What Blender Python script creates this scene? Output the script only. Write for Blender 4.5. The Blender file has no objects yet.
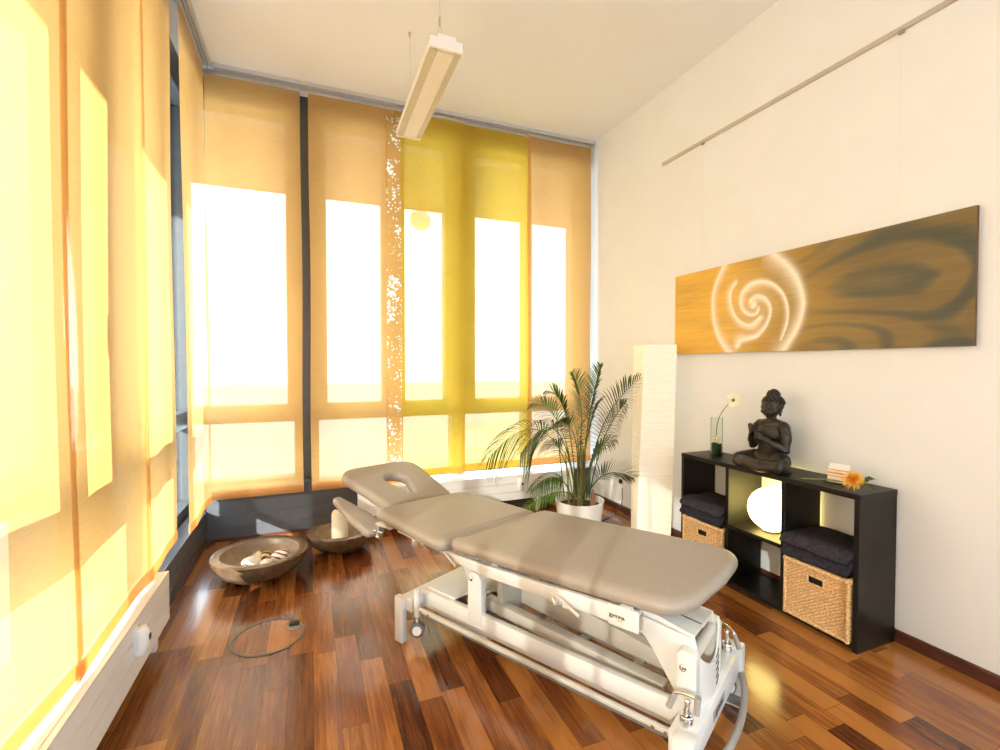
import bpy, bmesh, math, random
from mathutils import Vector, Matrix, noise
random.seed(7)
PI = math.pi
col = bpy.context.scene.collection
scene = bpy.context.scene

# ------------------------------------------------------------------ helpers
def link(o, parent=None):
    col.objects.link(o)
    if parent is not None:
        o.parent = parent
    return o

def tag(o, label=None, cat=None, group=None, kind=None):
    if label: o['label'] = label
    if cat: o['category'] = cat
    if group: o['group'] = group
    if kind: o['kind'] = kind
    return o

def empty(name, loc=(0, 0, 0), rz=0, label=None, cat=None, group=None, kind=None, parent=None):
    o = bpy.data.objects.new(name, None)
    o.empty_display_size = .05
    o.location = loc
    o.rotation_euler = (0, 0, rz)
    link(o, parent)
    return tag(o, label, cat, group, kind)

class MB:
    """collects shapes into one bmesh"""
    def __init__(self):
        self.bm = bmesh.new()
    def box(self, a, b, bevel=0, seg=2):
        t = bmesh.new()
        bmesh.ops.create_cube(t, size=1)
        c = [(a[i] + b[i]) / 2 for i in range(3)]
        s = [abs(b[i] - a[i]) for i in range(3)]
        for v in t.verts:
            v.co = Vector((v.co.x * s[0] + c[0], v.co.y * s[1] + c[1], v.co.z * s[2] + c[2]))
        if bevel:
            bmesh.ops.bevel(t, geom=t.edges[:] + t.verts[:], offset=min(bevel, min(s) * .49), segments=seg, affect='EDGES', profile=.5)
        self.add(t)
        return self
    def add(self, t, M=None):
        if M is not None:
            t.transform(M)
        me = bpy.data.meshes.new('tmp')
        t.to_mesh(me); t.free()
        self.bm.from_mesh(me)
        bpy.data.meshes.remove(me)
        return self
    def prism(self, pts, axis, lo, hi, bevel=0, seg=2):
        """pts: 2d outline in the two other axes (order x,y,z without axis)"""
        t = bmesh.new()
        def P(p, w):
            q = list(p); q.insert(axis, w); return q
        v0 = [t.verts.new(P(p, lo)) for p in pts]
        v1 = [t.verts.new(P(p, hi)) for p in pts]
        n = len(pts)
        t.faces.new(v0[::-1]); t.faces.new(v1)
        for i in range(n):
            t.faces.new((v0[i], v0[(i + 1) % n], v1[(i + 1) % n], v1[i]))
        bmesh.ops.recalc_face_normals(t, faces=t.faces)
        if bevel:
            bmesh.ops.bevel(t, geom=t.edges[:], offset=bevel, segments=seg, affect='EDGES', profile=.5, clamp_overlap=True)
        return self.add(t)
    def tube(self, pts, r, n=12, cap=True):
        pts = [Vector(p) for p in pts]
        rr = r if isinstance(r, (list, tuple)) else [r] * len(pts)
        bm = self.bm
        rings = []
        up = None
        for i, p in enumerate(pts):
            if i == 0: d = pts[1] - pts[0]
            elif i == len(pts) - 1: d = pts[-1] - pts[-2]
            else: d = (pts[i + 1] - p).normalized() + (p - pts[i - 1]).normalized()
            d.normalize()
            if up is None:
                up = Vector((0, 0, 1)) if abs(d.z) < .9 else Vector((1, 0, 0))
            a = d.cross(up).normalized(); b = a.cross(d).normalized(); up = b
            rings.append([bm.verts.new(p + (a * math.cos(2 * PI * k / n) + b * math.sin(2 * PI * k / n)) * rr[i]) for k in range(n)])
        for i in range(len(rings) - 1):
            for k in range(n):
                bm.faces.new((rings[i][k], rings[i][(k + 1) % n], rings[i + 1][(k + 1) % n], rings[i + 1][k]))
        if cap:
            bm.faces.new(rings[0][::-1]); bm.faces.new(rings[-1])
        return self
    def lathe(self, prof, center=(0, 0, 0), n=48, close=False):
        bm = self.bm
        c = Vector(center)
        rings = []
        for (r, z) in prof:
            if r < 1e-6:
                rings.append([bm.verts.new(c + Vector((0, 0, z)))])
            else:
                rings.append([bm.verts.new(c + Vector((r * math.cos(2 * PI * k / n), r * math.sin(2 * PI * k / n), z))) for k in range(n)])
        m = len(rings)
        for i in range(m if close else m - 1):
            A, B = rings[i], rings[(i + 1) % m]
            for k in range(n):
                k2 = (k + 1) % n
                if len(A) == 1 and len(B) == 1: continue
                if len(A) == 1: bm.faces.new((A[0], B[k2], B[k]))
                elif len(B) == 1: bm.faces.new((A[k], A[k2], B[0]))
                else: bm.faces.new((A[k], A[k2], B[k2], B[k]))
        return self
    def ball(self, c, r, seg=16, M=None):
        t = bmesh.new()
        bmesh.ops.create_uvsphere(t, u_segments=seg, v_segments=max(6, seg // 2), radius=1)
        if not isinstance(r, (list, tuple)): r = (r, r, r)
        m = Matrix.Diagonal((r[0], r[1], r[2], 1))
        if M is not None: m = M @ m
        t.transform(Matrix.Translation(c) @ m)
        return self.add(t)
    def build(self, name, mat, parent=None, smooth=True, ang=40, M=None):
        bmesh.ops.recalc_face_normals(self.bm, faces=self.bm.faces)
        me = bpy.data.meshes.new(name)
        if M is not None: self.bm.transform(M)
        self.bm.to_mesh(me); self.bm.free()
        if mat is not None: me.materials.append(mat)
        if smooth:
            me.polygons.foreach_set('use_smooth', [True] * len(me.polygons))
            try: me.set_sharp_from_angle(angle=math.radians(ang))
            except Exception: pass
        o = bpy.data.objects.new(name, me)
        return link(o, parent)

# ------------------------------------------------------------------ materials
def newmat(name):
    m = bpy.data.materials.new(name); m.use_nodes = True
    nt = m.node_tree
    return m, nt, nt.nodes, nt.links, nt.nodes['Principled BSDF']

def pmat(name, color, rough=.5, metal=0, var=.06, scale=30, bump=0, bscale=200, coat=0, spec=.5, stretch=(1, 1, 1)):
    m, nt, N, L, b = newmat(name)
    b.inputs['Roughness'].default_value = rough
    b.inputs['Metallic'].default_value = metal
    b.inputs['Coat Weight'].default_value = coat
    b.inputs['Specular IOR Level'].default_value = spec
    tc = N.new('ShaderNodeTexCoord'); mp = N.new('ShaderNodeMapping')
    mp.inputs['Scale'].default_value = stretch
    L.new(tc.outputs['Object'], mp.inputs['Vector'])
    nz = N.new('ShaderNodeTexNoise'); nz.inputs['Scale'].default_value = scale; nz.inputs['Detail'].default_value = 4
    L.new(mp.outputs[0], nz.inputs['Vector'])
    cr = N.new('ShaderNodeValToRGB')
    c = color
    cr.color_ramp.elements[0].color = (c[0] * (1 - var), c[1] * (1 - var), c[2] * (1 - var), 1)
    cr.color_ramp.elements[1].color = (min(1, c[0] * (1 + var)), min(1, c[1] * (1 + var)), min(1, c[2] * (1 + var)), 1)
    cr.color_ramp.elements[0].position = .3; cr.color_ramp.elements[1].position = .7
    L.new(nz.outputs['Fac'], cr.inputs[0]); L.new(cr.outputs[0], b.inputs['Base Color'])
    if bump:
        n2 = N.new('ShaderNodeTexNoise'); n2.inputs['Scale'].default_value = bscale; n2.inputs['Detail'].default_value = 3
        L.new(mp.outputs[0], n2.inputs['Vector'])
        bp = N.new('ShaderNodeBump'); bp.inputs['Strength'].default_value = bump; bp.inputs['Distance'].default_value = .002
        L.new(n2.outputs['Fac'], bp.inputs['Height']); L.new(bp.outputs[0], b.inputs['Normal'])
    return m

def emat(name, color, strength, base=(.8, .8, .75)):
    m, nt, N, L, b = newmat(name)
    b.inputs['Base Color'].default_value = (*base, 1)
    b.inputs['Emission Color'].default_value = (*color, 1)
    b.inputs['Emission Strength'].default_value = strength
    return m

def fabric(name, color, see=.13, dots=False):
    m, nt, N, L, b = newmat(name)
    N.remove(b); out = N['Material Output']
    tc = N.new('ShaderNodeTexCoord')
    mp = N.new('ShaderNodeMapping'); mp.inputs['Scale'].default_value = (9, 9, 160)
    L.new(tc.outputs['Object'], mp.inputs['Vector'])
    nz = N.new('ShaderNodeTexNoise'); nz.inputs['Scale'].default_value = 1.5; nz.inputs['Detail'].default_value = 5
    L.new(mp.outputs[0], nz.inputs['Vector'])
    n2 = N.new('ShaderNodeTexNoise'); n2.inputs['Scale'].default_value = 2.2; n2.inputs['Detail'].default_value = 2
    L.new(tc.outputs['Object'], n2.inputs['Vector'])
    ad = N.new('ShaderNodeMath'); ad.operation = 'ADD'
    L.new(nz.outputs['Fac'], ad.inputs[0]); L.new(n2.outputs['Fac'], ad.inputs[1])
    cr = N.new('ShaderNodeValToRGB')
    cr.color_ramp.elements[0].position = .7; cr.color_ramp.elements[1].position = 1.3 - .0
    cr.color_ramp.elements[1].position = 1.0
    cr.color_ramp.elements[0].color = tuple(x * .93 for x in color) + (1,)
    cr.color_ramp.elements[1].color = tuple(min(.97, x * 1.05) for x in color) + (1,)
    L.new(ad.outputs[0], cr.inputs[0])
    df = N.new('ShaderNodeBsdfDiffuse'); tr = N.new('ShaderNodeBsdfTranslucent'); tp = N.new('ShaderNodeBsdfTransparent')
    tp.inputs['Color'].default_value = (1, .97, .91, 1)
    L.new(cr.outputs[0], df.inputs['Color']); L.new(cr.outputs[0], tr.inputs['Color'])
    m1 = N.new('ShaderNodeMixShader'); m1.inputs[0].default_value = .62
    L.new(df.outputs[0], m1.inputs[1]); L.new(tr.outputs[0], m1.inputs[2])
    m2 = N.new('ShaderNodeMixShader'); m2.inputs[0].default_value = see
    L.new(m1.outputs[0], m2.inputs[1]); L.new(tp.outputs[0], m2.inputs[2])
    if dots:      # pattern of small thin-woven dots
        vo = N.new('ShaderNodeTexVoronoi'); vo.inputs['Scale'].default_value = 42
        L.new(tc.outputs['Object'], vo.inputs['Vector'])
        n3 = N.new('ShaderNodeTexNoise'); n3.inputs['Scale'].default_value = 7; L.new(tc.outputs['Object'], n3.inputs['Vector'])
        th = math_node(N, L, 'MULTIPLY', math_node(N, L, 'SUBTRACT', n3.outputs['Fac'], .30), 1.5)
        hole = math_node(N, L, 'LESS_THAN', vo.outputs['Distance'], th)
        thin = N.new('ShaderNodeBsdfTranslucent'); thin.inputs['Color'].default_value = (.95, .88, .70, 1)
        m3 = N.new('ShaderNodeMixShader'); L.new(hole, m3.inputs[0])
        L.new(m1.outputs[0], m3.inputs[1]); L.new(thin.outputs[0], m3.inputs[2]); L.new(m3.outputs[0], m2.inputs[1])
    L.new(m2.outputs[0], out.inputs['Surface'])
    return m

def glassmat(name, tint=(.97, 1, .99), gl=.06):
    m, nt, N, L, b = newmat(name)
    N.remove(b); out = N['Material Output']
    tp = N.new('ShaderNodeBsdfTransparent'); tp.inputs['Color'].default_value = (*tint, 1)
    g = N.new('ShaderNodeBsdfGlossy'); g.inputs['Roughness'].default_value = .02
    mx = N.new('ShaderNodeMixShader')
    lw = N.new('ShaderNodeLayerWeight'); lw.inputs['Blend'].default_value = gl
    L.new(lw.outputs['Fresnel'], mx.inputs[0])
    L.new(tp.outputs[0], mx.inputs[1]); L.new(g.outputs[0], mx.inputs[2]); L.new(mx.outputs[0], out.inputs['Surface'])
    return m

def math_node(N, L, op, a, b=None, c=None):
    n = N.new('ShaderNodeMath'); n.operation = op
    for i, v in enumerate((a, b, c)):
        if v is None: continue
        if isinstance(v, (int, float)): n.inputs[i].default_value = v
        else: L.new(v, n.inputs[i])
    return n.outputs[0]

def floormat():
    m, nt, N, L, b = newmat('jatoba_strip_parquet')
    tc = N.new('ShaderNodeTexCoord'); sp = N.new('ShaderNodeSeparateXYZ')
    L.new(tc.outputs['Object'], sp.inputs[0])
    X, Y = sp.outputs[0], sp.outputs[1]
    mn = lambda op, a, b_=None, c=None: math_node(N, L, op, a, b_, c)
    W = .0975
    xs = mn('DIVIDE', X, W); row = mn('FLOOR', xs); fx = mn('FRACT', xs)
    w1 = N.new('ShaderNodeTexWhiteNoise'); w1.noise_dimensions = '1D'; L.new(row, w1.inputs['W'])
    off = mn('MULTIPLY', w1.outputs['Value'], 7.3)
    ys = mn('ADD', mn('DIVIDE', Y, .62), off); k = mn('FLOOR', ys); fy = mn('FRACT', ys)
    cb = N.new('ShaderNodeCombineXYZ'); L.new(row, cb.inputs[0]); L.new(k, cb.inputs[1])
    w2 = N.new('ShaderNodeTexWhiteNoise'); w2.noise_dimensions = '2D'; L.new(cb.outputs[0], w2.inputs['Vector'])
    # grain
    cg = N.new('ShaderNodeCombineXYZ')
    L.new(mn('MULTIPLY', X, 95), cg.inputs[0]); L.new(mn('MULTIPLY', Y, 5), cg.inputs[1]); L.new(mn('MULTIPLY', w2.outputs['Value'], 60), cg.inputs[2])
    g = N.new('ShaderNodeTexNoise'); g.inputs['Scale'].default_value = 1; g.inputs['Detail'].default_value = 6; g.inputs['Roughness'].default_value = .65; g.inputs['Distortion'].default_value = .6
    L.new(cg.outputs[0], g.inputs['Vector'])
    cg2 = N.new('ShaderNodeCombineXYZ')
    L.new(mn('MULTIPLY', X, 14), cg2.inputs[0]); L.new(mn('MULTIPLY', Y, 2.2), cg2.inputs[1]); L.new(mn('MULTIPLY', w2.outputs['Value'], 31), cg2.inputs[2])
    g2 = N.new('ShaderNodeTexNoise'); g2.inputs['Scale'].default_value = 1; g2.inputs['Detail'].default_value = 3
    L.new(cg2.outputs[0], g2.inputs['Vector'])
    tone = mn('ADD', mn('MULTIPLY', w2.outputs['Value'], .55), mn('MULTIPLY', g.outputs['Fac'], .75))
    tone = mn('ADD', tone, mn('MULTIPLY', mn('SUBTRACT', g2.outputs['Fac'], .5), .5))
    cr = N.new('ShaderNodeValToRGB')
    e = cr.color_ramp.elements
    e[0].position = .28; e[0].color = (.045, .012, .005, 1)
    e[1].position = .85; e[1].color = (.39, .150, .034, 1)
    for p_, c_ in ((.40, (.10, .027, .008, 1)), (.62, (.205, .062, .014, 1))):
        x = e.new(p_); x.color = c_
    L.new(tone, cr.inputs[0])
    # joints
    def edge(f, w):
        a = mn('MINIMUM', f, mn('SUBTRACT', 1, f))
        return mn('LESS_THAN', a, w)
    j = mn('MAXIMUM', edge(fx, .010), edge(fy, .002))
    mx = N.new('ShaderNodeMix'); mx.data_type = 'RGBA'
    L.new(mn('MULTIPLY', j, .65), mx.inputs['Factor']); L.new(cr.outputs[0], mx.inputs[6]); mx.inputs[7].default_value = (.03, .01, .005, 1)
    L.new(mx.outputs[2], b.inputs['Base Color'])
    rr = mn('ADD', mn('MULTIPLY', g.outputs['Fac'], .12), .15)
    L.new(rr, b.inputs['Roughness'])
    b.inputs['Coat Weight'].default_value = .4; b.inputs['Coat Roughness'].default_value = .12
    bp = N.new('ShaderNodeBump'); bp.inputs['Strength'].default_value = .12; bp.inputs['Distance'].default_value = .001
    L.new(mn('SUBTRACT', g.outputs['Fac'], j), bp.inputs['Height']); L.new(bp.outputs[0], b.inputs['Normal'])
    return m

M = {}
M['floor'] = floormat()
M['wall'] = pmat('cool_white_plaster', (.81, .855, .905), .85, var=.015, scale=3, bump=.15, bscale=120)  # cool tint in walls and ceiling offsets orange light bounced off the fabric
M['ceil'] = pmat('ceiling_paint', (.82, .86, .905), .9, var=.01, scale=3)
M['dark_boards'] = pmat('anthracite_board', (.085, .09, .10), .45, var=.1, scale=20)
M['frame'] = pmat('anthracite_frame', (.07, .075, .08), .4, var=.08, scale=20)
M['orange'] = fabric('orange_fabric', (.68, .365, .115), .12)
M['lace'] = fabric('perforated_orange_fabric', (.70, .36, .10), .06, True)
M['yellow'] = fabric('yellow_fabric', (.70, .43, .05), .12)
M['hem'] = fabric('orange_hem_fabric', (.80, .47, .20), .03)
M['yhem'] = fabric('yellow_hem_fabric', (.80, .55, .12), .03)
M['glass'] = glassmat('window_glass')
M['clear'] = glassmat('vase_glass', (.95, .98, .96), .06)
M['alu'] = pmat('aluminium', (.62, .63, .64), .35, 1, var=.03)
M['chrome'] = pmat('chrome', (.78, .78, .78), .12, 1, var=.02)
M['white_metal'] = pmat('white_enamel', (.84, .84, .83), .35, var=.01)
M['cream_metal'] = pmat('cream_enamel', (.64, .65, .65), .35, var=.015, coat=.2)
M['grey_metal'] = pmat('grey_enamel', (.50, .48, .44), .35, var=.02)
M['grey_plastic'] = pmat('grey_plastic', (.30, .29, .28), .45, var=.03)
M['rubber'] = pmat('grey_rubber', (.12, .13, .14), .6, var=.05)
M['leather'] = pmat('taupe_leatherette', (.305, .268, .232), .38, var=.035, scale=60, bump=.12, bscale=500)
M['black_lam'] = pmat('black_brown_laminate', (.0075, .0062, .0055), .42, spec=.3, var=.25, scale=14, stretch=(1, 1, .2))
M['bowl'] = pmat('bronze_glaze', (.105, .065, .038), .24, var=.25, scale=24, bump=.1, bscale=90, coat=.3)
M['bowl_in'] = pmat('bowl_inside', (.21, .15, .10), .36, var=.15, scale=30)
M['candle'] = pmat('ivory_wax', (.90, .83, .66), .45, var=.02, scale=12)
M['white_pot'] = pmat('white_ceramic', (.82, .81, .78), .25, var=.01, coat=.3)
M['soil'] = pmat('potting_soil', (.06, .035, .02), .95, var=.5, scale=80, bump=.8, bscale=90)
M['leaf'] = pmat('palm_green', (.085, .15, .02), .40, var=.45, scale=9)
M['leaf_dark'] = pmat('palm_dark_green', (.038, .075, .014), .42, var=.4, scale=9)
M['cane'] = pmat('palm_cane', (.17, .16, .05), .5, var=.4, scale=25)
M['cane_brown'] = pmat('dry_cane', (.22, .10, .05), .6, var=.4, scale=25)
M['towel'] = pmat('charcoal_terry', (.035, .030, .040), .95, var=.35, scale=55, bump=1, bscale=420, spec=.1)
M['towel2'] = pmat('navy_terry', (.026, .023, .034), .95, var=.35, scale=55, bump=1, bscale=420, spec=.1)
M['statue'] = pmat('dark_bronze_resin', (.024, .017, .013), .40, var=.4, scale=30, bump=.35, bscale=140)
M['baseboard'] = pmat('dark_wood_skirting', (.085, .028, .018), .35, var=.3, scale=18, stretch=(4, .5, 4))
M['ring'] = pmat('brushed_grey_ring', (.16, .16, .16), .4, .5, var=.05)
M['track'] = pmat('matt_aluminium', (.55, .56, .58), .45, .2, var=.03)
M['black'] = pmat('black_plastic_and_shade', (.012, .012, .013), .4, var=.1)
M['ink'] = pmat('dark_print', (.03, .03, .04), .5, var=.02)
M['orange_ink'] = pmat('orange_print', (.75, .30, .03), .5, var=.02)
M['sticker'] = fabric('yellow_sticker', (.90, .62, .10), .55)
M['conc'] = pmat('pale_paving', (.40, .40, .39), .9, var=.08, scale=2)
M['facade'] = pmat('white_bounce_render', (.86, .87, .88), .9, var=.02, scale=2)  # for the added wall behind the camera, white to bounce light
M['soffit'] = pmat('soffit_boards', (.14, .105, .075), .9, var=.05, scale=2)
M['card'] = pmat('white_card', (.85, .84, .80), .6, var=.01)
M['petal_o'] = pmat('orange_petal', (.90, .36, .03), .5, var=.25, scale=40)
M['petal_y'] = pmat('yellow_petal', (.90, .58, .10), .5, var=.2, scale=40)
M['petal_w'] = pmat('cream_petal', (.88, .86, .60), .6, var=.08, scale=40)
M['stem'] = pmat('green_stem', (.20, .24, .07), .5, var=.2, scale=40)
M['moss'] = pmat('dark_moss', (.020, .045, .018), .9, var=.6, scale=120, bump=.8, bscale=200)
M['shell'] = pmat('shell_chips', (.75, .62, .42), .5, var=.3, scale=60)
M['shell_w'] = pmat('white_shell', (.85, .83, .80), .4, var=.08, scale=60)

def striped(name, cols, scale=26):
    m, nt, N, L, b = newmat(name)
    b.inputs['Roughness'].default_value = .25
    tc = N.new('ShaderNodeTexCoord'); w = N.new('ShaderNodeTexWave'); w.inputs['Scale'].default_value = scale
    w.inputs['Distortion'].default_value = 3; w.inputs['Detail'].default_value = 2; w.bands_direction = 'DIAGONAL'
    L.new(tc.outputs['Object'], w.inputs['Vector'])
    cr = N.new('ShaderNodeValToRGB'); cr.color_ramp.interpolation = 'CONSTANT'
    e = cr.color_ramp.elements
    e[0].color = (*cols[0], 1); e[1].color = (*cols[-1], 1); e[1].position = .75
    for i, c in enumerate(cols[1:-1]):
        x = e.new(.25 + .25 * i); x.color = (*c, 1)
    L.new(w.outputs['Fac'], cr.inputs[0]); L.new(cr.outputs[0], b.inputs['Base Color'])
    return m
M['shell_striped'] = striped('striped_shell', [(.10, .04, .02), (.80, .75, .68), (.62, .26, .07), (.86, .84, .80)], 14)
M['shell_dark'] = striped('amber_banded_stone', [(.02, .015, .012), (.45, .20, .03), (.03, .02, .015), (.75, .60, .35)], 11)

def wickermat():
    m, nt, N, L, b = newmat('honey_wicker')
    b.inputs['Roughness'].default_value = .55
    tc = N.new('ShaderNodeTexCoord'); nz = N.new('ShaderNodeTexNoise'); nz.inputs['Scale'].default_value = 130; nz.inputs['Detail'].default_value = 3
    L.new(tc.outputs['Object'], nz.inputs['Vector'])
    cr = N.new('ShaderNodeValToRGB')
    e = cr.color_ramp.elements
    e[0].position = .25; e[0].color = (.30, .14, .045, 1); e[1].position = .65; e[1].color = (.78, .52, .25, 1)
    L.new(nz.outputs['Fac'], cr.inputs[0]); L.new(cr.outputs[0], b.inputs['Base Color'])
    return m
M['wicker'] = wickermat()

def papermat():
    m, nt, N, L, b = newmat('lit_rice_paper')
    b.inputs['Base Color'].default_value = (.86, .80, .68, 1); b.inputs['Roughness'].default_value = .8
    b.inputs['Emission Color'].default_value = (1, .84, .58, 1); b.inputs['Emission Strength'].default_value = .22
    tc = N.new('ShaderNodeTexCoord'); mp = N.new('ShaderNodeMapping'); mp.inputs['Scale'].default_value = (5, 5, 60)
    L.new(tc.outputs['Object'], mp.inputs[0])
    nz = N.new('ShaderNodeTexNoise'); nz.inputs['Scale'].default_value = 1; nz.inputs['Detail'].default_value = 4; nz.inputs['Distortion'].default_value = 1.2
    L.new(mp.outputs[0], nz.inputs['Vector'])
    bp = N.new('ShaderNodeBump'); bp.inputs['Strength'].default_value = .7; bp.inputs['Distance'].default_value = .012
    L.new(nz.outputs['Fac'], bp.inputs['Height']); L.new(bp.outputs[0], b.inputs['Normal'])
    return m
M['paper'] = papermat()
M['globe'] = emat('lit_opal_globe', (1, .76, .22), 9)

# ------------------------------------------------------------------ room
XL, XR, YB, YF, H = -.74, 2.644, 4.10, -2.3, 3.55
def struct(name, mb, mat, parent=None, smooth=False):
    o = mb.build(name, mat, parent, smooth)
    if parent is None: o['kind'] = 'structure'
    return o
struct('floor', MB().box((-.86, YF - .1, -.12), (XR + .1, YB + .14, 0)), M['floor'])
struct('ceiling', MB().box((-1.02, YF - .1, H), (XR + .1, 4.40, H + .12)), M['ceil'])
struct('wall_right', MB().box((XR, YF - .1, 0), (XR + .12, 4.40, H)), M['wall'])
struct('wall_front', MB().box((-1.0, YF - .12, 0), (XR, YF, .45)).box((-1.0, YF - .12, 2.95), (XR, YF, H)).box((-1.0, YF - .12, .45), (-.45, YF, 2.95)).box((2.35, YF - .12, .45), (XR, YF, 2.95)), M['wall'])
wf = struct('window_20', MB().box((-.45, YF - .09, .45), (2.35, YF - .04, .50)).box((-.45, YF - .09, 2.90), (2.35, YF - .04, 2.95)).box((-.45, YF - .09, .5), (-.40, YF - .04, 2.9)).box((2.30, YF - .09, .5), (2.35, YF - .04, 2.9)).box((.92, YF - .09, .5), (.98, YF - .04, 2.9)), M['frame'])  # added window behind the camera, lets in neutral fill light
MB().box((-.42, YF - .07, .48), (2.32, YF - .062, 2.92)).build('pane', M['glass'], wf, False)
struct('sun_block_wall', MB().box((-7, -10.5, -.2), (8, -10, 7.5)), M['facade'])  # added unseen wall: keeps sun off the fill opening, bounces white light in
# low dark boarded wall under the windows
def boards_y(x0, x1, y0, y1, z1):
    mb = MB(); n = 4; hgt = z1 / n
    for i in range(n):
        mb.box((x0, y0, i * hgt + .001), (x1, y1, (i + 1) * hgt - .0015), .0015, 1)
    mb.box((x0, y0 + .004, 0), (x1, y1, z1 - .002))
    return mb
struct('wall_back', boards_y(XL, .345, YB, YB + .14, .40).box((.345, YB, 0), (XR, YB + .14, .31)), M['dark_boards'])
struct('trim_20', MB().box((.345, 4.03, .315), (XR, 4.24, .335), .002, 1), M['white_metal'])
mb = MB()
for i in range(3):
    mb.box((XL - .10, YF, i * .08 + .001), (XL, YB, (i + 1) * .08 - .0015), .0015, 1)
mb.box((XL - .10, YF, 0), (XL - .004, YB, .238))
struct('wall_left', mb, M['dark_boards'])
# right wall faint panel joints are part of its baseboard trims
struct('baseboard_right', MB().prism([(XR - .016, 0), (XR, 0), (XR, .058), (XR - .008, .058), (XR - .016, .05)], 1, YF, 4.06), M['baseboard'])
struct('baseboard_back', MB().box((XL, YB - .012, 0), (.34, YB, .018)), M['baseboard'])
struct('baseboard_left', MB().box((XL, 2.76, 0), (XL + .012, YB - .012, .018)), M['baseboard'])

# window frames ------------------------------------------------ left facade
GX0, GX1 = -1.0, -.86
lp = [(4.25, 4.38), (3.64, 3.76), (2.99, 3.11), (2.18, 2.30), (1.00, 1.12), (-.2, -.08), (-1.35, -1.23), (-2.3, -2.18)]
n = 0
for (a, b) in lp:
    n += 1
    struct('trim_%d' % n, MB().box((GX0, a, 0), (GX1, b, H), .004, 1), M['frame'])
lw = [(3.76, 4.25), (3.11, 3.64), (2.30, 2.99), (1.12, 2.18), (-.08, 1.00), (-1.23, -.2), (-2.18, -1.35)]
wn = 0
for i, (a, b) in enumerate(lw):
    wn += 1
    mb = MB()
    mb.box((GX0, a, 0), (GX1, b, .305)).box((GX0, a, .88), (GX1, b, 1.0)).box((GX0, a, 3.30), (GX1, b, H))
    if i == 3:    # opening sash with wide stiles
        mb.box((GX0 + .02, 2.05, 1.0), (GX1, 2.18, 3.30), .004, 1).box((GX0 + .02, 1.65, 1.0), (GX1, 1.71, 3.30), .004, 1)
    o = struct('window_%d' % wn, mb, M['frame'])
    MB().box((-.935, a - .01, .30), (-.925, b + .01, 3.31)).build('pane', M['glass'], o, False)
    if i == 3:
        MB().box((-.855, 2.10, 1.55), (-.84, 2.125, 1.62), .003).tube([(-.84, 2.112, 1.585), (-.80, 2.112, 1.585), (-.80, 2.112, 1.44)], .008).build('window_handle', M['alu'], o)
# back facade
GY0, GY1 = 4.24, 4.38
bp_ = [(-.13, .06), (.64, .74), (1.22, 1.34), (1.97, 2.05), (2.50, 2.644)]
for (a, b) in bp_:
    n += 1
    struct('trim_%d' % n, MB().box((a, GY0, 0), (b, GY1, H), .004, 1), M['frame'])
bw = [(-.86, -.13), (.06, .64), (.74, 1.22), (1.34, 1.97), (2.05, 2.50)]
sash = [(-.18, -.13, .06, .13), (.585, .64, .74, .785), (1.157, 1.22, 1.34, 1.45), None, None]
for i, (a, b) in enumerate(bw):
    wn += 1
    mb = MB()
    mb.box((a, GY0, 0), (b, GY1, .42 if i < 1 else .34)).box((a, GY0, .88), (b, GY1, 1.02)).box((a, GY0, 3.30), (b, GY1, H))
    s = sash[i]
    st = {0: [(-.18, -.13)], 1: [(.06, .13), (.585, .64)], 2: [(.74, .785), (1.157, 1.22)], 3: [(1.34, 1.45)], 4: []}[i]
    for (c, d) in st:
        mb.box((c, GY0, 1.0), (d, GY1 - .02, 3.30), .003, 1)
    o = struct('window_%d' % wn, mb, M['frame'])
    MB().box((a - .01, 4.305, .33), (b + .01, 4.315, 3.31)).build('pane', M['glass'], o, False)

# outside
struct('ground', MB().box((-30, -30, -.35), (30, 40, -.2)), M['conc'])
struct('roof_overhang', MB().box((-2.36, -8, 3.34), (-1.02, 6.1, 3.52)).box((-1.02, 4.42, 3.34), (8, 6.1, 3.52)), M['soffit'])

# round sticker on the back window
s = MB(); s.lathe([(0, 0), (.095, 0), (.095, .002), (0, .002)], n=40)
o = s.build('round_sticker', M['sticker'], M=Matrix.Translation((.94, 4.300, 2.67)) @ Matrix.Rotation(PI / 2, 4, 'X'))
tag(o, 'round yellow sticker on the glass, seen through the yellow fabric panel', 'sticker')

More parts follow.
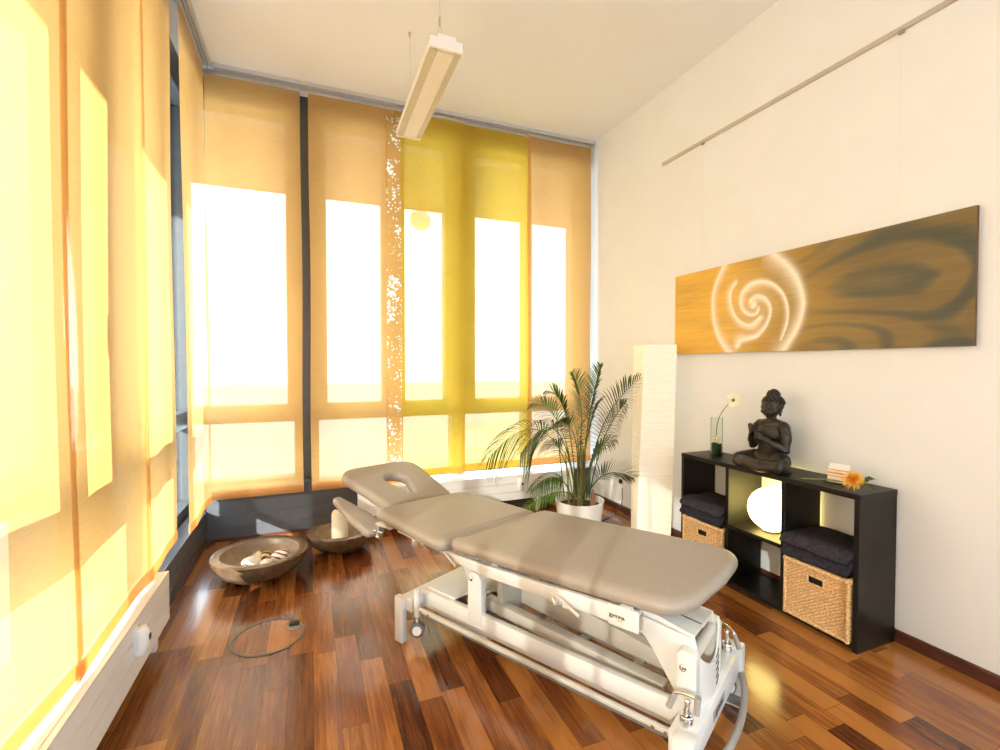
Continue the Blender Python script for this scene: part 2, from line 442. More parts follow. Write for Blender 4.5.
# ------------------------------------------------------------------ panel blinds
def panel(name_loc, axis, w, z0, ztop, fab, hem, label, amp=.004, sway=0, seed=0, lace=None, group='hanging fabric panels'):
    """axis 'y': panel lies along +Y facing X; axis 'x': along +X facing Y.  origin at lower start corner"""
    root = empty('panel_curtain', name_loc, 0, label, 'curtain', group)
    rnd = random.Random(seed)
    ph = [rnd.uniform(0, 6.28) for _ in range(4)]
    nu, nv = 26, 60
    hh = ztop - z0
    def disp(u, v):   # v 0 bottom .. 1 top
        k = (1 - v) ** 1.5
        return (amp * 3.2 * k * (math.sin(u * 5.0 + ph[0] + v * 2) * .6 + math.sin(u * 9 + ph[1] - v * 3) * .25)
                + sway * k + amp * .7 * math.sin(v * 7 + ph[2]) + amp * 4 * k * (u - .5) ** 2)
    def P(u, v):
        d = disp(u, v); zz = z0 + hh * v
        e = .004 * math.sin(v * 9 + ph[3]) * (1 if u > .5 else -1) * abs(2 * u - 1)
        return Vector((d, u * w + e, zz)) if axis == 'y' else Vector((u * w + e, -d, zz))
    mb = MB(); hv = .065 / hh
    vs = [[mb.bm.verts.new(P(i / nu, hv + (1 - hv) * j / nv)) for j in range(nv + 1)] for i in range(nu + 1)]
    for i in range(nu):
        for j in range(nv):
            mb.bm.faces.new((vs[i][j], vs[i + 1][j], vs[i + 1][j + 1], vs[i][j + 1]))
    fo = mb.build('fabric', fab, root)
    # the hem: a closed pocket of doubled cloth round the weight bar
    mb = MB(); off = .0035
    prof = [(off, 1), (off * 1.5, .5), (off * 1.2, .08), (0, 0), (-off * 1.2, .08), (-off * 1.5, .5), (-off, 1)]
    g = []
    for i in range(nu + 1):
        r = []
        for (d, q) in prof:
            p = P(i / nu, hv * q)
            if axis == 'y': p.x += d
            else: p.y += d
            r.append(mb.bm.verts.new(p))
        g.append(r)
    for i in range(nu):
        for j in range(len(prof) - 1):
            mb.bm.faces.new((g[i][j], g[i + 1][j], g[i + 1][j + 1], g[i][j + 1]))
    mb.build('bottom_hem', hem, root)
    if axis == 'y': c = MB().box((-.004, 0, ztop - .03), (.006, w, ztop + .004), .001, 1)
    else: c = MB().box((0, -.006, ztop - .03), (w, .004, ztop + .004), .001, 1)
    c.build('carrier_strip', M['alu'], root)
    return root
ZT = 3.515
BXL = -.700
# left wall, far to near
panel((BXL, 3.30, 0), 'y', .695, .325, ZT, M['orange'], M['hem'], 'narrow orange fabric panel on the left window wall beside the room corner', .004, .012, 1)
panel((BXL - .024, 2.59, 0), 'y', .60, .335, ZT, M['orange'], M['hem'], 'orange fabric panel of the left window wall with a dark gap along its far edge', .006, 0, 2)
panel((BXL, 1.835, 0), 'y', .79, .345, ZT, M['orange'], M['hem'], 'orange fabric panel above the thermostat of the left radiator, crossed by a narrow bright strip', .005, 0, 3)
panel((BXL - .018, 1.12, 0), 'y', .765, .345, ZT, M['orange'], M['hem'], 'pale sunlit orange fabric panel nearest the camera on the left window wall', .006, .01, 4)
for k in range(5):
    panel((BXL - (.028 if k % 2 else 0), 1.12 - .69 * (k + 1), 0), 'y', .76, .345, ZT, M['orange'], M['hem'], 'orange fabric panel of the left window wall behind the camera', .005, 0, 10 + k, group='fabric panels behind the camera')
# back wall, left to right
BYB = 4.055
panel((-.712, BYB, 0), 'x', .652, .330, ZT, M['orange'], M['hem'], 'orange fabric panel at the left end of the back windows, above the large bowl', .002, 0, 21)
pl2 = panel((.0, BYB, 0), 'x', .605, .335, ZT, M['orange'], M['hem'], 'orange fabric panel right of the dark window post, above the candle', .002, 0, 22)
mb = MB()
vs_l = [[mb.bm.verts.new((.600 + .13 * i / 4, .002 * math.sin(j * .5), .40 + 3.115 * j / 60)) for j in range(61)] for i in range(5)]
for i in range(4):
    for j in range(60): mb.bm.faces.new((vs_l[i][j], vs_l[i + 1][j], vs_l[i + 1][j + 1], vs_l[i][j + 1]))
MB().box((.60, -.004, .335), (.73, .004, .40), .003).build('bottom_hem', M['hem'], pl2)
MB().box((.60, -.006, ZT - .03), (.73, .004, ZT + .004), .001, 1).build('carrier_strip', M['alu'], pl2)
mb.build('lace_border', M['lace'], pl2, False)
panel((.72, BYB - .014, 0), 'x', .56, .375, ZT, M['yellow'], M['yhem'], 'yellow fabric panel with the round sticker showing through, behind the hanging light', .002, 0, 23)
panel((1.26, BYB, 0), 'x', .67, .385, ZT, M['yellow'], M['yhem'], 'yellow fabric panel right of the hanging light and left of the palm', .002, 0, 24)
panel((1.905, BYB - .014, 0), 'x', .69, .385, ZT, M['orange'], M['hem'], 'orange fabric panel behind the palm, at the right end of the back windows', .002, 0, 25)

# ceiling tracks
def track(name, a, b, axis, label):
    mb = MB()
    prof = [(-.045, 0), (-.045, .03), (.045, .03), (.045, 0), (.036, 0), (.036, .02), (.019, .02), (.019, 0), (.011, 0), (.011, .02), (-.006, .02), (-.006, 0), (-.014, 0), (-.014, .02), (-.036, .02), (-.036, 0)]
    if axis == 'x': mb.prism([(BYB + p, H - .031 + q) for p, q in prof], 0, a, b)
    else: mb.prism([(BXL + p, H - .031 + q) for p, q in prof], 1, a, b)
    o = mb.build(name, M['track'], None, False)
    return tag(o, label, 'curtain track')
track('curtain_track', -.65, 2.63, 'x', 'three-channel aluminium curtain track along the top of the back windows')
track('curtain_track', YF + .02, 4.05, 'y', 'aluminium curtain track along the ceiling edge above the left window wall')

# ------------------------------------------------------------------ radiators
def thermostat(parent, pts_M):
    t = MB()
    t.box((-.024, -.03, -.055), (.0, .03, .06), .006)
    o = t.build('thermostat_mount', M['white_metal'], parent, M=pts_M)
    t = MB(); t.tube([(-.0, 0, -.05), (.012, 0, -.045), (.02, 0, -.02), (.02, 0, .03), (.012, 0, .05)], [.020, .024, .025, .024, .019], 20)
    o = t.build('thermostat', M['white_metal'], parent, M=pts_M)
    MB().box((.036, -.008, -.005), (.047, .010, .020), .003).build('dial_window', M['black'], o, M=pts_M)

rl = empty('radiator', (-.655, .0, .10), 0, 'long white slatted radiator standing under the left windows', 'radiator')
def rad(parent, L0, L1, depth, h, nsl, axis):
    # local: front face at 0, body going to negative (left) or positive y (back)
    sl = h / nsl
    mb = MB()
    for i in range(nsl):
        z0, z1 = i * sl + .0012, (i + 1) * sl - .0012
        if axis == 'y': mb.box((-.012, L0, z0), (0, L1, z1), .002, 1)
        else: mb.box((L0, 0, z0), (L1, .012, z1), .002, 1)
    mb.build('front_panel', M['white_metal'], parent)
    mb = MB()
    if axis == 'y': mb.box((-depth, L0 + .004, .01), (-.014, L1 - .004, h - .006))
    else: mb.box((L0 + .004, .014, .01), (L1 - .004, depth, h - .006))
    mb.build('convector_body', M['white_metal'], parent)
    mb = MB(); k = int((L1 - L0) / .02)
    if axis == 'y':
        mb.box((-depth, L0, h - .005), (-depth + .008, L1, h)).box((-.02, L0, h - .005), (-.0, L1, h))
        for q in range(5): mb.box((-depth + .012 + q * (depth - .03) / 5, L0, h - .005), (-depth + .012 + q * (depth - .03) / 5 + .010, L1, h))
    else:
        mb.box((L0, 0, h - .005), (L1, .02, h))
        for q in range(5): mb.box((L0, .024 + q * (depth - .03) / 5, h - .005), (L1, .024 + q * (depth - .03) / 5 + .010, h))
    mb.build('top_grille', M['white_metal'], parent, False)
rad(rl, -1.9, 2.735, .080, .235, 3, 'y')
for y in (-1.2, .4, 1.3, 2.62):
    MB().box((-.06, y, -.10), (-.03, y + .04, .02), .003).build('foot', M['white_metal'], rl)
thermostat(rl, Matrix.Translation((.002, 2.26, .150)))
rb = empty('radiator', (0, 3.905, .115), 0, 'white slatted radiator under the back windows behind the palm', 'radiator')
rad(rb, .345, 2.33, .135, .225, 3, 'x')
for x in (.5, 1.2, 1.95):
    MB().box((x, .03, -.115), (x + .04, .06, .02), .003).build('foot', M['white_metal'], rb)
thermostat(rb, Matrix.Translation((1.77, -.002, .145)) @ Matrix.Rotation(-PI / 2, 4, 'Z'))
mb = MB().tube([(1.93, -.02, -.03), (1.93, -.02, -.113)], .012).tube([(1.93, -.02, -.03), (1.93, .03, -.03)], .012).ball((1.93, -.02, -.03), .018)
mb.build('valve', M['white_metal'], rb)

# ------------------------------------------------------------------ suspended light
lx0, lx1, ly0, ly1, lz = .548, .708, 2.27, 3.22, 2.885
fl = empty('suspended_light', ((lx0 + lx1) / 2, (ly0 + ly1) / 2, lz), 0, 'white rectangular light fitting hanging on thin wires from the ceiling, switched off', 'ceiling light')
w = (lx1 - lx0) / 2; l = (ly1 - ly0) / 2
M['lamp_gold'] = pmat('pale_gold_reflector', (.58, .54, .44), .4, .1, var=.03)
M['lamp_diff'] = pmat('prismatic_diffuser', (.80, .78, .72), .4, var=.03, scale=80)
mb = MB().prism([(-w, 0), (-w, .045), (-w * .55, .045), (-w * .55, .062), (w * .55, .062), (w * .55, .045), (w, .045), (w, 0), (w - .004, 0), (w - .004, .004), (-w + .004, .004), (-w + .004, 0)], 1, -l, l)
mb.build('housing', M['white_metal'], fl, False)
for sg in (-1, 1):
    MB().box((sg * w, -l + .01, -.001), (sg * w * .52, l - .01, .0035)).build('reflector_strip', M['lamp_gold'], fl, False)
MB().box((-w * .50, -l + .02, -.003), (w * .50, l - .02, .0035), .001, 1).build('diffuser', M['lamp_diff'], fl)
MB().box((w * .50, -l + .02, -.006), (w * .56, l - .02, .002)).build('edge_strip', M['white_metal'], fl, False)
for sg in (-1, 1):
    MB().prism([(-w - .002, -.003), (-w - .002, .047), (-w * .58, .047), (-w * .58, .065), (w * .58, .065), (w * .58, .047), (w + .002, .047), (w + .002, -.003)], 1, sg * l, sg * (l + .012)).build('end_cap', M['white_metal'], fl, False)
for sy in (-l + .12, l - .05):
    top = H - lz
    mb = MB().tube([(0, sy, .21), (0, sy, top)], .0018, 6).tube([(-w * .5, sy, .06), (0, sy, .21)], .0012, 6).tube([(w * .5, sy, .06), (0, sy, .21)], .0012, 6)
    mb.build('suspension_wire', M['alu'], fl)
    MB().tube([(0, sy, .195), (0, sy, .24)], .007, 10).build('wire_gripper', M['alu'], fl)
    MB().tube([(0, sy, top - .03), (0, sy, top)], .009, 10).build('ceiling_anchor', M['alu'], fl)

# ------------------------------------------------------------------ picture rail + painting
pr = empty('picture_rail', (XR - .008, 0, 2.955), 0, 'thin grey metal picture rail high on the right wall', 'rail')
MB().box((-.006, -2.0, -.013), (.008, 3.06, .013), .002, 1).build('rail', M['grey_metal'], pr, False)
for y in (1.406, 2.634):
    MB().box((-.014, y - .012, -.028), (.0, y + .012, -.010), .002).build('hook', M['grey_plastic'], pr)
M['wire'] = pmat('clear_nylon', (.82, .77, .71), .5, var=.01)
for y in (1.406, 2.634):
    MB().tube([(-.004, y, -.02), (-.004, y, -.955)], .0008, 5).build('hanging_wire', M['wire'], pr)

# painting: wooden board with an airbrushed spiral.  colour per vertex (paint pigment)
PY0, PY1, PZ0, PZ1 = 1.108, 2.880, 1.428, 2.022
def smooth_stroke(pts, n=6):
    out = []
    for i in range(len(pts) - 1):
        p0, p1, p2, p3 = (Vector(pts[max(0, min(len(pts) - 1, i + k))]) for k in (-1, 0, 1, 2))
        for q in range(n):
            t = q / n
            out.append(tuple(.5 * ((2 * p1) + (-p0 + p2) * t + (2 * p0 - 5 * p1 + 4 * p2 - p3) * t * t + (-p0 + 3 * p1 - 3 * p2 + p3) * t ** 3)))
    out.append(tuple(pts[-1])); return out
def painting():
    strokes = [(smooth_stroke(p, 3), s_, a_, (min(q[0] for q in p) - .09, max(q[0] for q in p) + .09)) for p, s_, a_ in STROKES]
    W_, H_ = PY1 - PY0, PZ1 - PZ0
    cu, cv = SP_C
    nx, nz = 440, 150
    me = bpy.data.meshes.new('painted_board')
    verts = []; faces = []; cols = []
    for i in range(nx + 1):
        for j in range(nz + 1):
            u = i / nx * W_; v = j / nz * H_
            verts.append((0, -u, v))
            # base pigment
            t = u / W_
            g = noise.noise(Vector((u * 1.6, v * 9, .3))) + .5 * noise.noise(Vector((u * 4, v * 34, 2.1)))
            dd = noise.noise(Vector((u * 2.2, v * 5, 7)))
            y_ = Vector((.72, .43, .06)); o_ = Vector((.42, .26, .04)); b_ = Vector((.185, .130, .048)); gr = Vector((.050, .070, .052))
            a = min(1, max(0, (t - .28) / .22)); c = y_.lerp(o_, a)
            a = min(1, max(0, (t - .50 + .06 * dd) / .30)); c = c.lerp(b_, a * .95)
            # dark flame grain to the right
            w_ = math.sin(19 * noise.noise(Vector((u * 1.3, v * 3.0, 4.4))) + u * 5 + .9 * g)
            k = max(0, (t - .45)) * 1.7
            c = c.lerp(gr, min(.85, max(0, (w_ - .0)) * k * 1.1 + max(0, dd + .1) * k * 1.1))
            c = c * (1 + .16 * g)
            # spiral
            x_, z_ = u - cu, v - cv
            glow = 0
            for pts, s0, amp, (ulo, uhi) in strokes:
                if not ulo < u < uhi: continue
                best = 9
                for q in range(len(pts) - 1):
                    ax, az, aw = pts[q]; bx, bz, bw = pts[q + 1]
                    vx, vz = bx - ax, bz - az
                    L2 = vx * vx + vz * vz + 1e-9
                    tt = max(0, min(1, ((u - ax) * vx + (v - az) * vz) / L2))
                    dx, dz = u - ax - vx * tt, v - az - vz * tt
                    d = math.hypot(dx, dz) / (aw + (bw - aw) * tt)
                    # airbrushed: crisp on the inner side and soft outside
                    side = vx * dz - vz * dx
                    if side * s0 > 0: d *= 2.2
                    if d < best: best = d
                glow = max(glow, amp * math.exp(-best ** 1.35 * .75))
            r = math.hypot(x_, z_)
            glow = max(glow, math.exp(-(r / .030) ** 4))
            glow = max(glow, .25 * math.exp(-(r / .16) ** 2))
            c = c.lerp(Vector((.95, .91, .80)), min(1, glow))
            cols.append((c.x, c.y, c.z, 1))
    for i in range(nx):
        for j in range(nz):
            a = i * (nz + 1) + j
            faces.append((a, a + 1, a + nz + 2, a + nz + 1))
    me.from_pydata(verts, [], faces)
    at = me.color_attributes.new('pigment', 'FLOAT_COLOR', 'POINT')
    flat = [x for c in cols for x in c]
    at.data.foreach_set('color', flat)
    m, nt, N, L, b = newmat('stained_wood_painting')
    va = N.new('ShaderNodeVertexColor'); va.layer_name = 'pigment'
    tc = N.new('ShaderNodeTexCoord'); mp = N.new('ShaderNodeMapping'); mp.inputs['Scale'].default_value = (1, 5, 90)
    L.new(tc.outputs['Object'], mp.inputs[0])
    nz_ = N.new('ShaderNodeTexNoise'); nz_.inputs['Scale'].default_value = 1; nz_.inputs['Detail'].default_value = 5
    L.new(mp.outputs[0], nz_.inputs['Vector'])
    rp = N.new('ShaderNodeMapRange'); rp.inputs[3].default_value = .78; rp.inputs[4].default_value = 1.2
    L.new(nz_.outputs['Fac'], rp.inputs[0])
    mx = N.new('ShaderNodeVectorMath'); mx.operation = 'MULTIPLY'
    L.new(va.outputs['Color'], mx.inputs[0]); L.new(rp.outputs[0], mx.inputs[1])
    L.new(mx.outputs[0], b.inputs['Base Color']); b.inputs['Roughness'].default_value = .5
    me.materials.append(m)
    root = empty('spiral_painting', (XR - .030, PY1, PZ0), 0, 'long wooden panel painting of a white spiral on orange, hung above the black shelf', 'painting')
    o = bpy.data.objects.new('painted_face', me); link(o, root)
    MB().box((.0008, -W_, 0), (.018, 0, H_), .0005, 1).build('board', M['painting_edge'], root, False)
    return root
M['painting_edge'] = pmat('board_edge', (.13, .06, .02), .6, var=.2)
# board coordinates: u from left edge, v up (metres)
SP_C = (0.6924, 0.3006)
STROKES = [
    ([(0.451, 0.5815, 0.0241), (0.3974, 0.4924, 0.0221), (0.3675, 0.4082, 0.0197), (0.3644, 0.3081, 0.0197), (0.3796, 0.2063, 0.0224), (0.4155, 0.1151, 0.0247), (0.4707, 0.0359, 0.0292), (0.5174, -0.0108, 0.031)], -1, 1),
    ([(0.8336, 0.5906, 0.0421), (0.9072, 0.5228, 0.0421), (0.9679, 0.4459, 0.0386), (1.0027, 0.3666, 0.0321), (1.0228, 0.2816, 0.028), (1.0143, 0.2096, 0.0282), (0.9914, 0.1382, 0.0305), (0.9484, 0.0665, 0.0334), (0.8938, -0.012, 0.0407)], 1, 1),
    ([(0.7331, 0.2728, 0.0159), (0.722, 0.2439, 0.016), (0.6874, 0.2321, 0.0163), (0.6396, 0.2491, 0.0168), (0.6025, 0.2925, 0.0196), (0.5957, 0.3455, 0.0246), (0.6135, 0.3951, 0.0268), (0.6672, 0.4333, 0.0306), (0.7366, 0.4423, 0.027), (0.8035, 0.4245, 0.0216), (0.8626, 0.3832, 0.0167), (0.9047, 0.3248, 0.0142), (0.9259, 0.2561, 0.014), (0.9269, 0.1807, 0.014), (0.9075, 0.116, 0.0132), (0.8876, 0.0695, 0.0113)], 1, 1),
    ([(0.6686, 0.3259, 0.0236), (0.7034, 0.3519, 0.0299), (0.7548, 0.345, 0.0245), (0.794, 0.3102, 0.0196), (0.8164, 0.2587, 0.0151), (0.8063, 0.201, 0.0152), (0.7741, 0.1445, 0.0177), (0.7181, 0.0981, 0.0229), (0.6477, 0.0814, 0.0239), (0.599, 0.0734, 0.0319), (0.5806, 0.0427, 0.0274)], 1, 1),
    ([(0.7395, 0.2171, 0.0226), (0.7055, 0.1849, 0.0276), (0.6585, 0.1734, 0.0214), (0.5974, 0.199, 0.0197), (0.5465, 0.2564, 0.0178), (0.5173, 0.3342, 0.0181), (0.519, 0.4087, 0.0181), (0.5568, 0.456, 0.0177)], -1, 1),
]

painting()

# ------------------------------------------------------------------ shelf
SX0, SX1, SY0, SY1, SH = 2.345, 2.640, 1.385, 2.512, .745
SX1 = XR - .018
T = .032
sh = empty('cube_shelf', (SX0, SY0, 0), 0, 'low black brown open shelf of six cubes against the right wall', 'shelf')
D = SX1 - SX0; LN = SY1 - SY0
cw = (LN - 4 * .024) / 3
ys = [0, .024 + cw, 2 * (.024 + cw), 3 * (.024 + cw)]
MZ = .355
MB().box((0, -.002, SH - .026), (D, LN + .002, SH), .0015, 1).build('top_panel', M['black_lam'], sh, False)
MB().box((.002, .024, .012), (D, LN - .024, .034), .001, 1).build('bottom_panel', M['black_lam'], sh, False)
for y in (0, LN - .024):
    MB().box((0, y, 0), (D, y + .024, SH - .026), .0012, 1).build('side_panel', M['black_lam'], sh, False)
for y in ys[1:3]:
    MB().box((.001, y, .034), (D, y + .024, SH - .026), .001, 1).build('divider', M['black_lam'], sh, False)
for i in range(3):
    MB().box((.002, ys[i] + .024, MZ), (D, ys[i] + .024 + cw, MZ + .022), .001, 1).build('shelf_board', M['black_lam'], sh, False)
MB().lathe([(0, 0), (.004, 0), (.004, .002), (0, .002)], n=12).build('screw_cap', M['black'], sh, M=Matrix.Translation((.06, -.002, .40)) @ Matrix.Rotation(PI / 2, 4, 'X'))
def comp(i): return SY0 + ys[i] + .024, SY0 + ys[i] + .024 + cw     # y range of compartment, 0 = nearest camera

# globe lamp
y0, y1 = comp(1); gy = (y0 + y1) / 2
r = .124
gl = empty('globe_lamp', (SX0 + .148, gy, MZ + .022), 0, 'glowing white globe lamp in the middle cube of the shelf', 'lamp')
MB().lathe([(0, 0), (.045, 0), (.05, .006), (.045, .014), (0, .014)], n=32).build('base', M['white_metal'], gl)
pr_ = [(.04, .008)] + [(r * math.cos(a), .004 + r + r * math.sin(a)) for a in [(-75 + k * 165 / 24) * PI / 180 for k in range(24)]] + [(0, .004 + 2 * r)]
MB().lathe(pr_, n=48).build('glass_globe', M['globe'], gl)

# wicker baskets
def basket(yc, w, label):
    b0 = empty('wicker_basket', (SX0 - .006, yc, .034), 0, label, 'basket', 'wicker baskets in the shelf')
    h = .290; d = .27
    def face(n_st, width, slot=None):
        """woven sheet in local (u, z), thickness along depth; returns MB in x=0 plane, u->y"""
        mb = MB(); rows = 34; nu = int(n_st * 8); 
        grid = {}
        sub = 4
        nz = rows * sub
        for i in range(nu + 1):
            for j in range(nz + 1):
                u = i / nu; z = j / nz
                row = int(min(rows - 1, j // sub)); fr = (j % sub) / sub
                prof = math.sin(fr * PI)
                ph = u * n_st * PI + (PI if row % 2 else 0)
                dx = .0040 * math.sin(ph) + .0040 * prof
                grid[i, j] = mb.bm.verts.new((-dx, u * width, z * h))
        for i in range(nu):
            for j in range(nz):
                uu = (i + .5) / nu * width; zz = (j + .5) / nz * h
                if slot and slot[0] < uu < slot[1] and slot[2] < zz < slot[3]: continue
                # small see-through chinks between strands next to the stakes
                fr = ((j + .5) % sub) / sub
                if (j % sub == 0) and (i % 8 in ((3, 4) if (j // sub) % 2 == 0 else (7, 0))): continue
                mb.bm.faces.new((grid[i, j], grid[i + 1, j], grid[i + 1, j + 1], grid[i, j + 1]))
        return mb
    sl = (w * .36, w * .62, h * .72, h * .86)
    f = face(26, w, sl).build('woven_front', M['wicker'], b0, M=Matrix.Translation((0, -w / 2, 0)))
    for sg in (-1, 1):
        face(18, d).build('woven_side', M['wicker'], b0, M=Matrix.Translation((0, sg * w / 2, 0)) @ Matrix.Rotation(-PI / 2 , 4, 'Z') @ Matrix.Scale(-1, 4, (1, 0, 0)) if False else Matrix.Translation((.0, sg * w / 2, 0)) @ Matrix(((0, 1, 0, 0), (sg * -1.0, 0, 0, 0), (0, 0, 1, 0), (0, 0, 0, 1))))
    face(22, w).build('woven_back', M['wicker'], b0, M=Matrix.Translation((d, -w / 2, 0)))
    MB().box((.006, -w / 2 + .006, .004), (d - .006, w / 2 - .006, .012)).build('base', M['wicker'], b0)
    # black boxes stand in for the shade inside, behind the weave
    mb = MB().box((.008, -w / 2 + .010, .012), (.012, w / 2 - .010, h * .70)).box((.016, -w / 2 + .010, .012), (.10, w / 2 - .010, h * .95))
    mb.build('inner_shade', M['black'], b0, False)
    # wrapped border
    def wrap(path, r):
        mb = MB(); pts = []; rr = []
        path = [Vector(p) for p in path]
        for a, b in zip(path[:-1], path[1:]):
            L_ = (b - a).length; k = max(2, int(L_ / .004))
            for q in range(k):
                pts.append(a.lerp(b, q / k)); rr.append(r * (1 + .16 * math.sin(q * PI / 1.5)))
        pts.append(path[-1]); rr.append(r)
        mb.tube(pts, rr, 8)
        return mb
    x, ww = -.004, w / 2
    mbs = MB()
    wrap([(x, -ww, h), (x, ww, h), (d, ww, h), (d, -ww, h), (x, -ww, h)], .013).build('rim', M['wicker'], b0)
    for sg in (-1, 1):
        wrap([(x, sg * ww, 0), (x, sg * ww, h)], .009).build('corner_post', M['wicker'], b0)
    wrap([(x, -ww, .009), (x, ww, .009)], .009).build('bottom_border', M['wicker'], b0)
    wrap([(x, -ww + sl[0], sl[2]), (x, -ww + sl[1], sl[2]), (x, -ww + sl[1], sl[3]), (x, -ww + sl[0], sl[3]), (x, -ww + sl[0], sl[2])], .005).build('handle_slot', M['wicker'], b0)
    return b0
y0, y1 = comp(0)
basket((y0 + y1) / 2, cw - .030, 'honey wicker basket in the bottom cube nearest the camera, fully in view')
y0, y1 = comp(2)
basket((y0 + y1) / 2, cw - .030, 'honey wicker basket in the far bottom cube, partly hidden by the massage table')

# folded towels
def towel(loc, dx, dy, h, mat, label, seed, droop=.03):
    rnd = random.Random(seed)
    mb = MB(); nx, ny = 44, 48
    layers = 2
    def R(u):   # rounded front fold
        return u
    prof = []    # cross-section loop in (x,z): starts bottom back, goes front, returns on top back
    import math as m_
    hh = h
    bot = [(dx * (1 - k / 14), 0) for k in range(15)]
    front = [(-hh / 2 * m_.sin(a) * .9, hh / 2 - hh / 2 * m_.cos(a)) for a in [PI * k / 10 for k in range(1, 10)]]
    top = [(dx * (k / 14), hh) for k in range(15)]
    loop = bot + front + top
    rings = []
    for j in range(ny + 1):
        v = j / ny
        edge = min(v, 1 - v) * 2
        pinch = 1 - .35 * max(0, 1 - edge * 9) ** 2
        ring = []
        for (x, z) in loop:
            y = (v - .5) * dy
            zz = hh / 2 + (z - hh / 2) * pinch
            nn = noise.noise(Vector((x * 14 + seed, y * 14, z * 10))) * .006 + noise.noise(Vector((x * 40 + seed, y * 40, z * 30))) * .0025
            dr = -droop * max(0, (.035 - x) / .035) ** 1.5
            fx = .006 * noise.noise(Vector((y * 12 + seed * 3, z * 20, 1)))
            ring.append(mb.bm.verts.new((x + fx, y, max(zz, 0) + (nn if z > hh * .2 else 0) + dr)))
        rings.append(ring)
    k = len(loop)
    for j in range(ny):
        for i in range(k - 1):
            mb.bm.faces.new((rings[j][i], rings[j][i + 1], rings[j + 1][i + 1], rings[j + 1][i]))
        mb.bm.faces.new((rings[j][k - 1], rings[j][0], rings[j + 1][0], rings[j + 1][k - 1]))
    mb.bm.faces.new(rings[0]); mb.bm.faces.new(rings[-1][::-1])
    o = mb.build('folded_towel', mat, None, ang=70)
    o.location = loc
    return tag(o, label, 'towel', 'folded towels in the shelf')
zt = MZ + .024
for ci, nm, mats in ((0, 'in the near cube of the shelf', ('towel2', 'towel')), (2, 'in the far cube of the shelf', ('towel2', 'towel'))):
    y0, y1 = comp(ci); yc = (y0 + y1) / 2; ww = cw - .012
    towel((SX0 - .020, yc, zt), .255, ww, .042, M['towel2'], 'dark folded terry towel at the pile bottom ' + nm, 3 + ci, .022)
    towel((SX0 - .028, yc, zt + .048), .262, ww - .002, .040, M['towel'], 'charcoal folded terry towel topmost of the pile ' + nm, 5 + ci, .014)

# ------------------------------------------------------------------ statue (one voxel-fused body)
def capsule(mb, a, b, ra, rb, n=14):
    a, b = Vector(a), Vector(b)
    k = 6
    pts = [a.lerp(b, i / k) for i in range(k + 1)]
    mb.tube(pts, [ra + (rb - ra) * i / k for i in range(k + 1)], n)
    mb.ball(a, ra, 14); mb.ball(b, rb, 14)
def chain(mb, pts):
    for (a, ra), (b, rb) in zip(pts[:-1], pts[1:]):
        capsule(mb, a, b, ra, rb)
st = empty('buddha_statue', (2.482, 1.952, SH), PI, 'dark brown seated Buddha statue with raised hands on the black shelf', 'statue')
# local: faces +x (root turned to face the room), height .465
mb = MB()
mb.ball((.0, 0, .055), (.085, .115, .06), 24)                      # hips
mb.ball((-.005, 0, .13), (.058, .078, .075), 24)                   # waist
mb.ball((-.008, 0, .205), (.062, .092, .075), 24)                  # chest
mb.ball((-.012, 0, .255), (.050, .100, .035), 24)                  # shoulders
for s in (-1, 1):
    mb.ball((-.010, s * .090, .243), (.036, .034, .036), 16)
capsule(mb, (-.008, 0, .27), (-.010, 0, .325), .030, .027)
# crossed legs
chain(mb, [((.0, -.06, .05), .056), ((.075, -.120, .042), .046), ((.10, -.130, .038), .040)])
chain(mb, [((.0, .06, .05), .056), ((.075, .120, .042), .046), ((.10, .130, .038), .040)])
chain(mb, [((.095, -.130, .035), .038), ((.135, -.05, .038), .032), ((.135, .045, .046), .024), ((.125, .085, .058), .018)])
chain(mb, [((.095, .130, .032), .036), ((.145, .05, .028), .030), ((.140, -.055, .026), .024)])
mb.ball((.120, .095, .064), (.022, .034, .012), 14)                # upturned foot
mb.ball((.06, 0, .018), (.105, .165, .020), 24)                    # robe hem / base
# arms
for s in (-1, 1):
    chain(mb, [((-.010, s * .098, .238), .034), ((-.002, s * .118, .180), .032), ((.012, s * .118, .128), .028)])
chain(mb, [((.012, .118, .128), .028), ((.060, .085, .150), .022), ((.090, .040, .178), .0165)])
chain(mb, [((.012, -.118, .128), .028), ((.055, -.100, .160), .022), ((.085, -.070, .195), .0165)])
# left hand palm inward, right hand upright, fingers
mb.ball((.098, .022, .188), (.013, .020, .022), 14)
for k in range(4):
    capsule(mb, (.104, .012 + k * .001, .180 + k * .010), (.112, -.018 + k * .003, .184 + k * .011), .0062, .0048, 8)
capsule(mb, (.098, .030, .198), (.106, .012, .220), .0062, .0045, 8)
mb.ball((.092, -.062, .215), (.013, .019, .023), 14)
for k in range(4):
    capsule(mb, (.094, -.048 - k * .0095, .228), (.102 - k * .001, -.046 - k * .011, .262 - abs(k - 1.3) * .005), .0058, .0045, 8)
capsule(mb, (.098, -.046, .212), (.110, -.028, .226), .0062, .0045, 8)
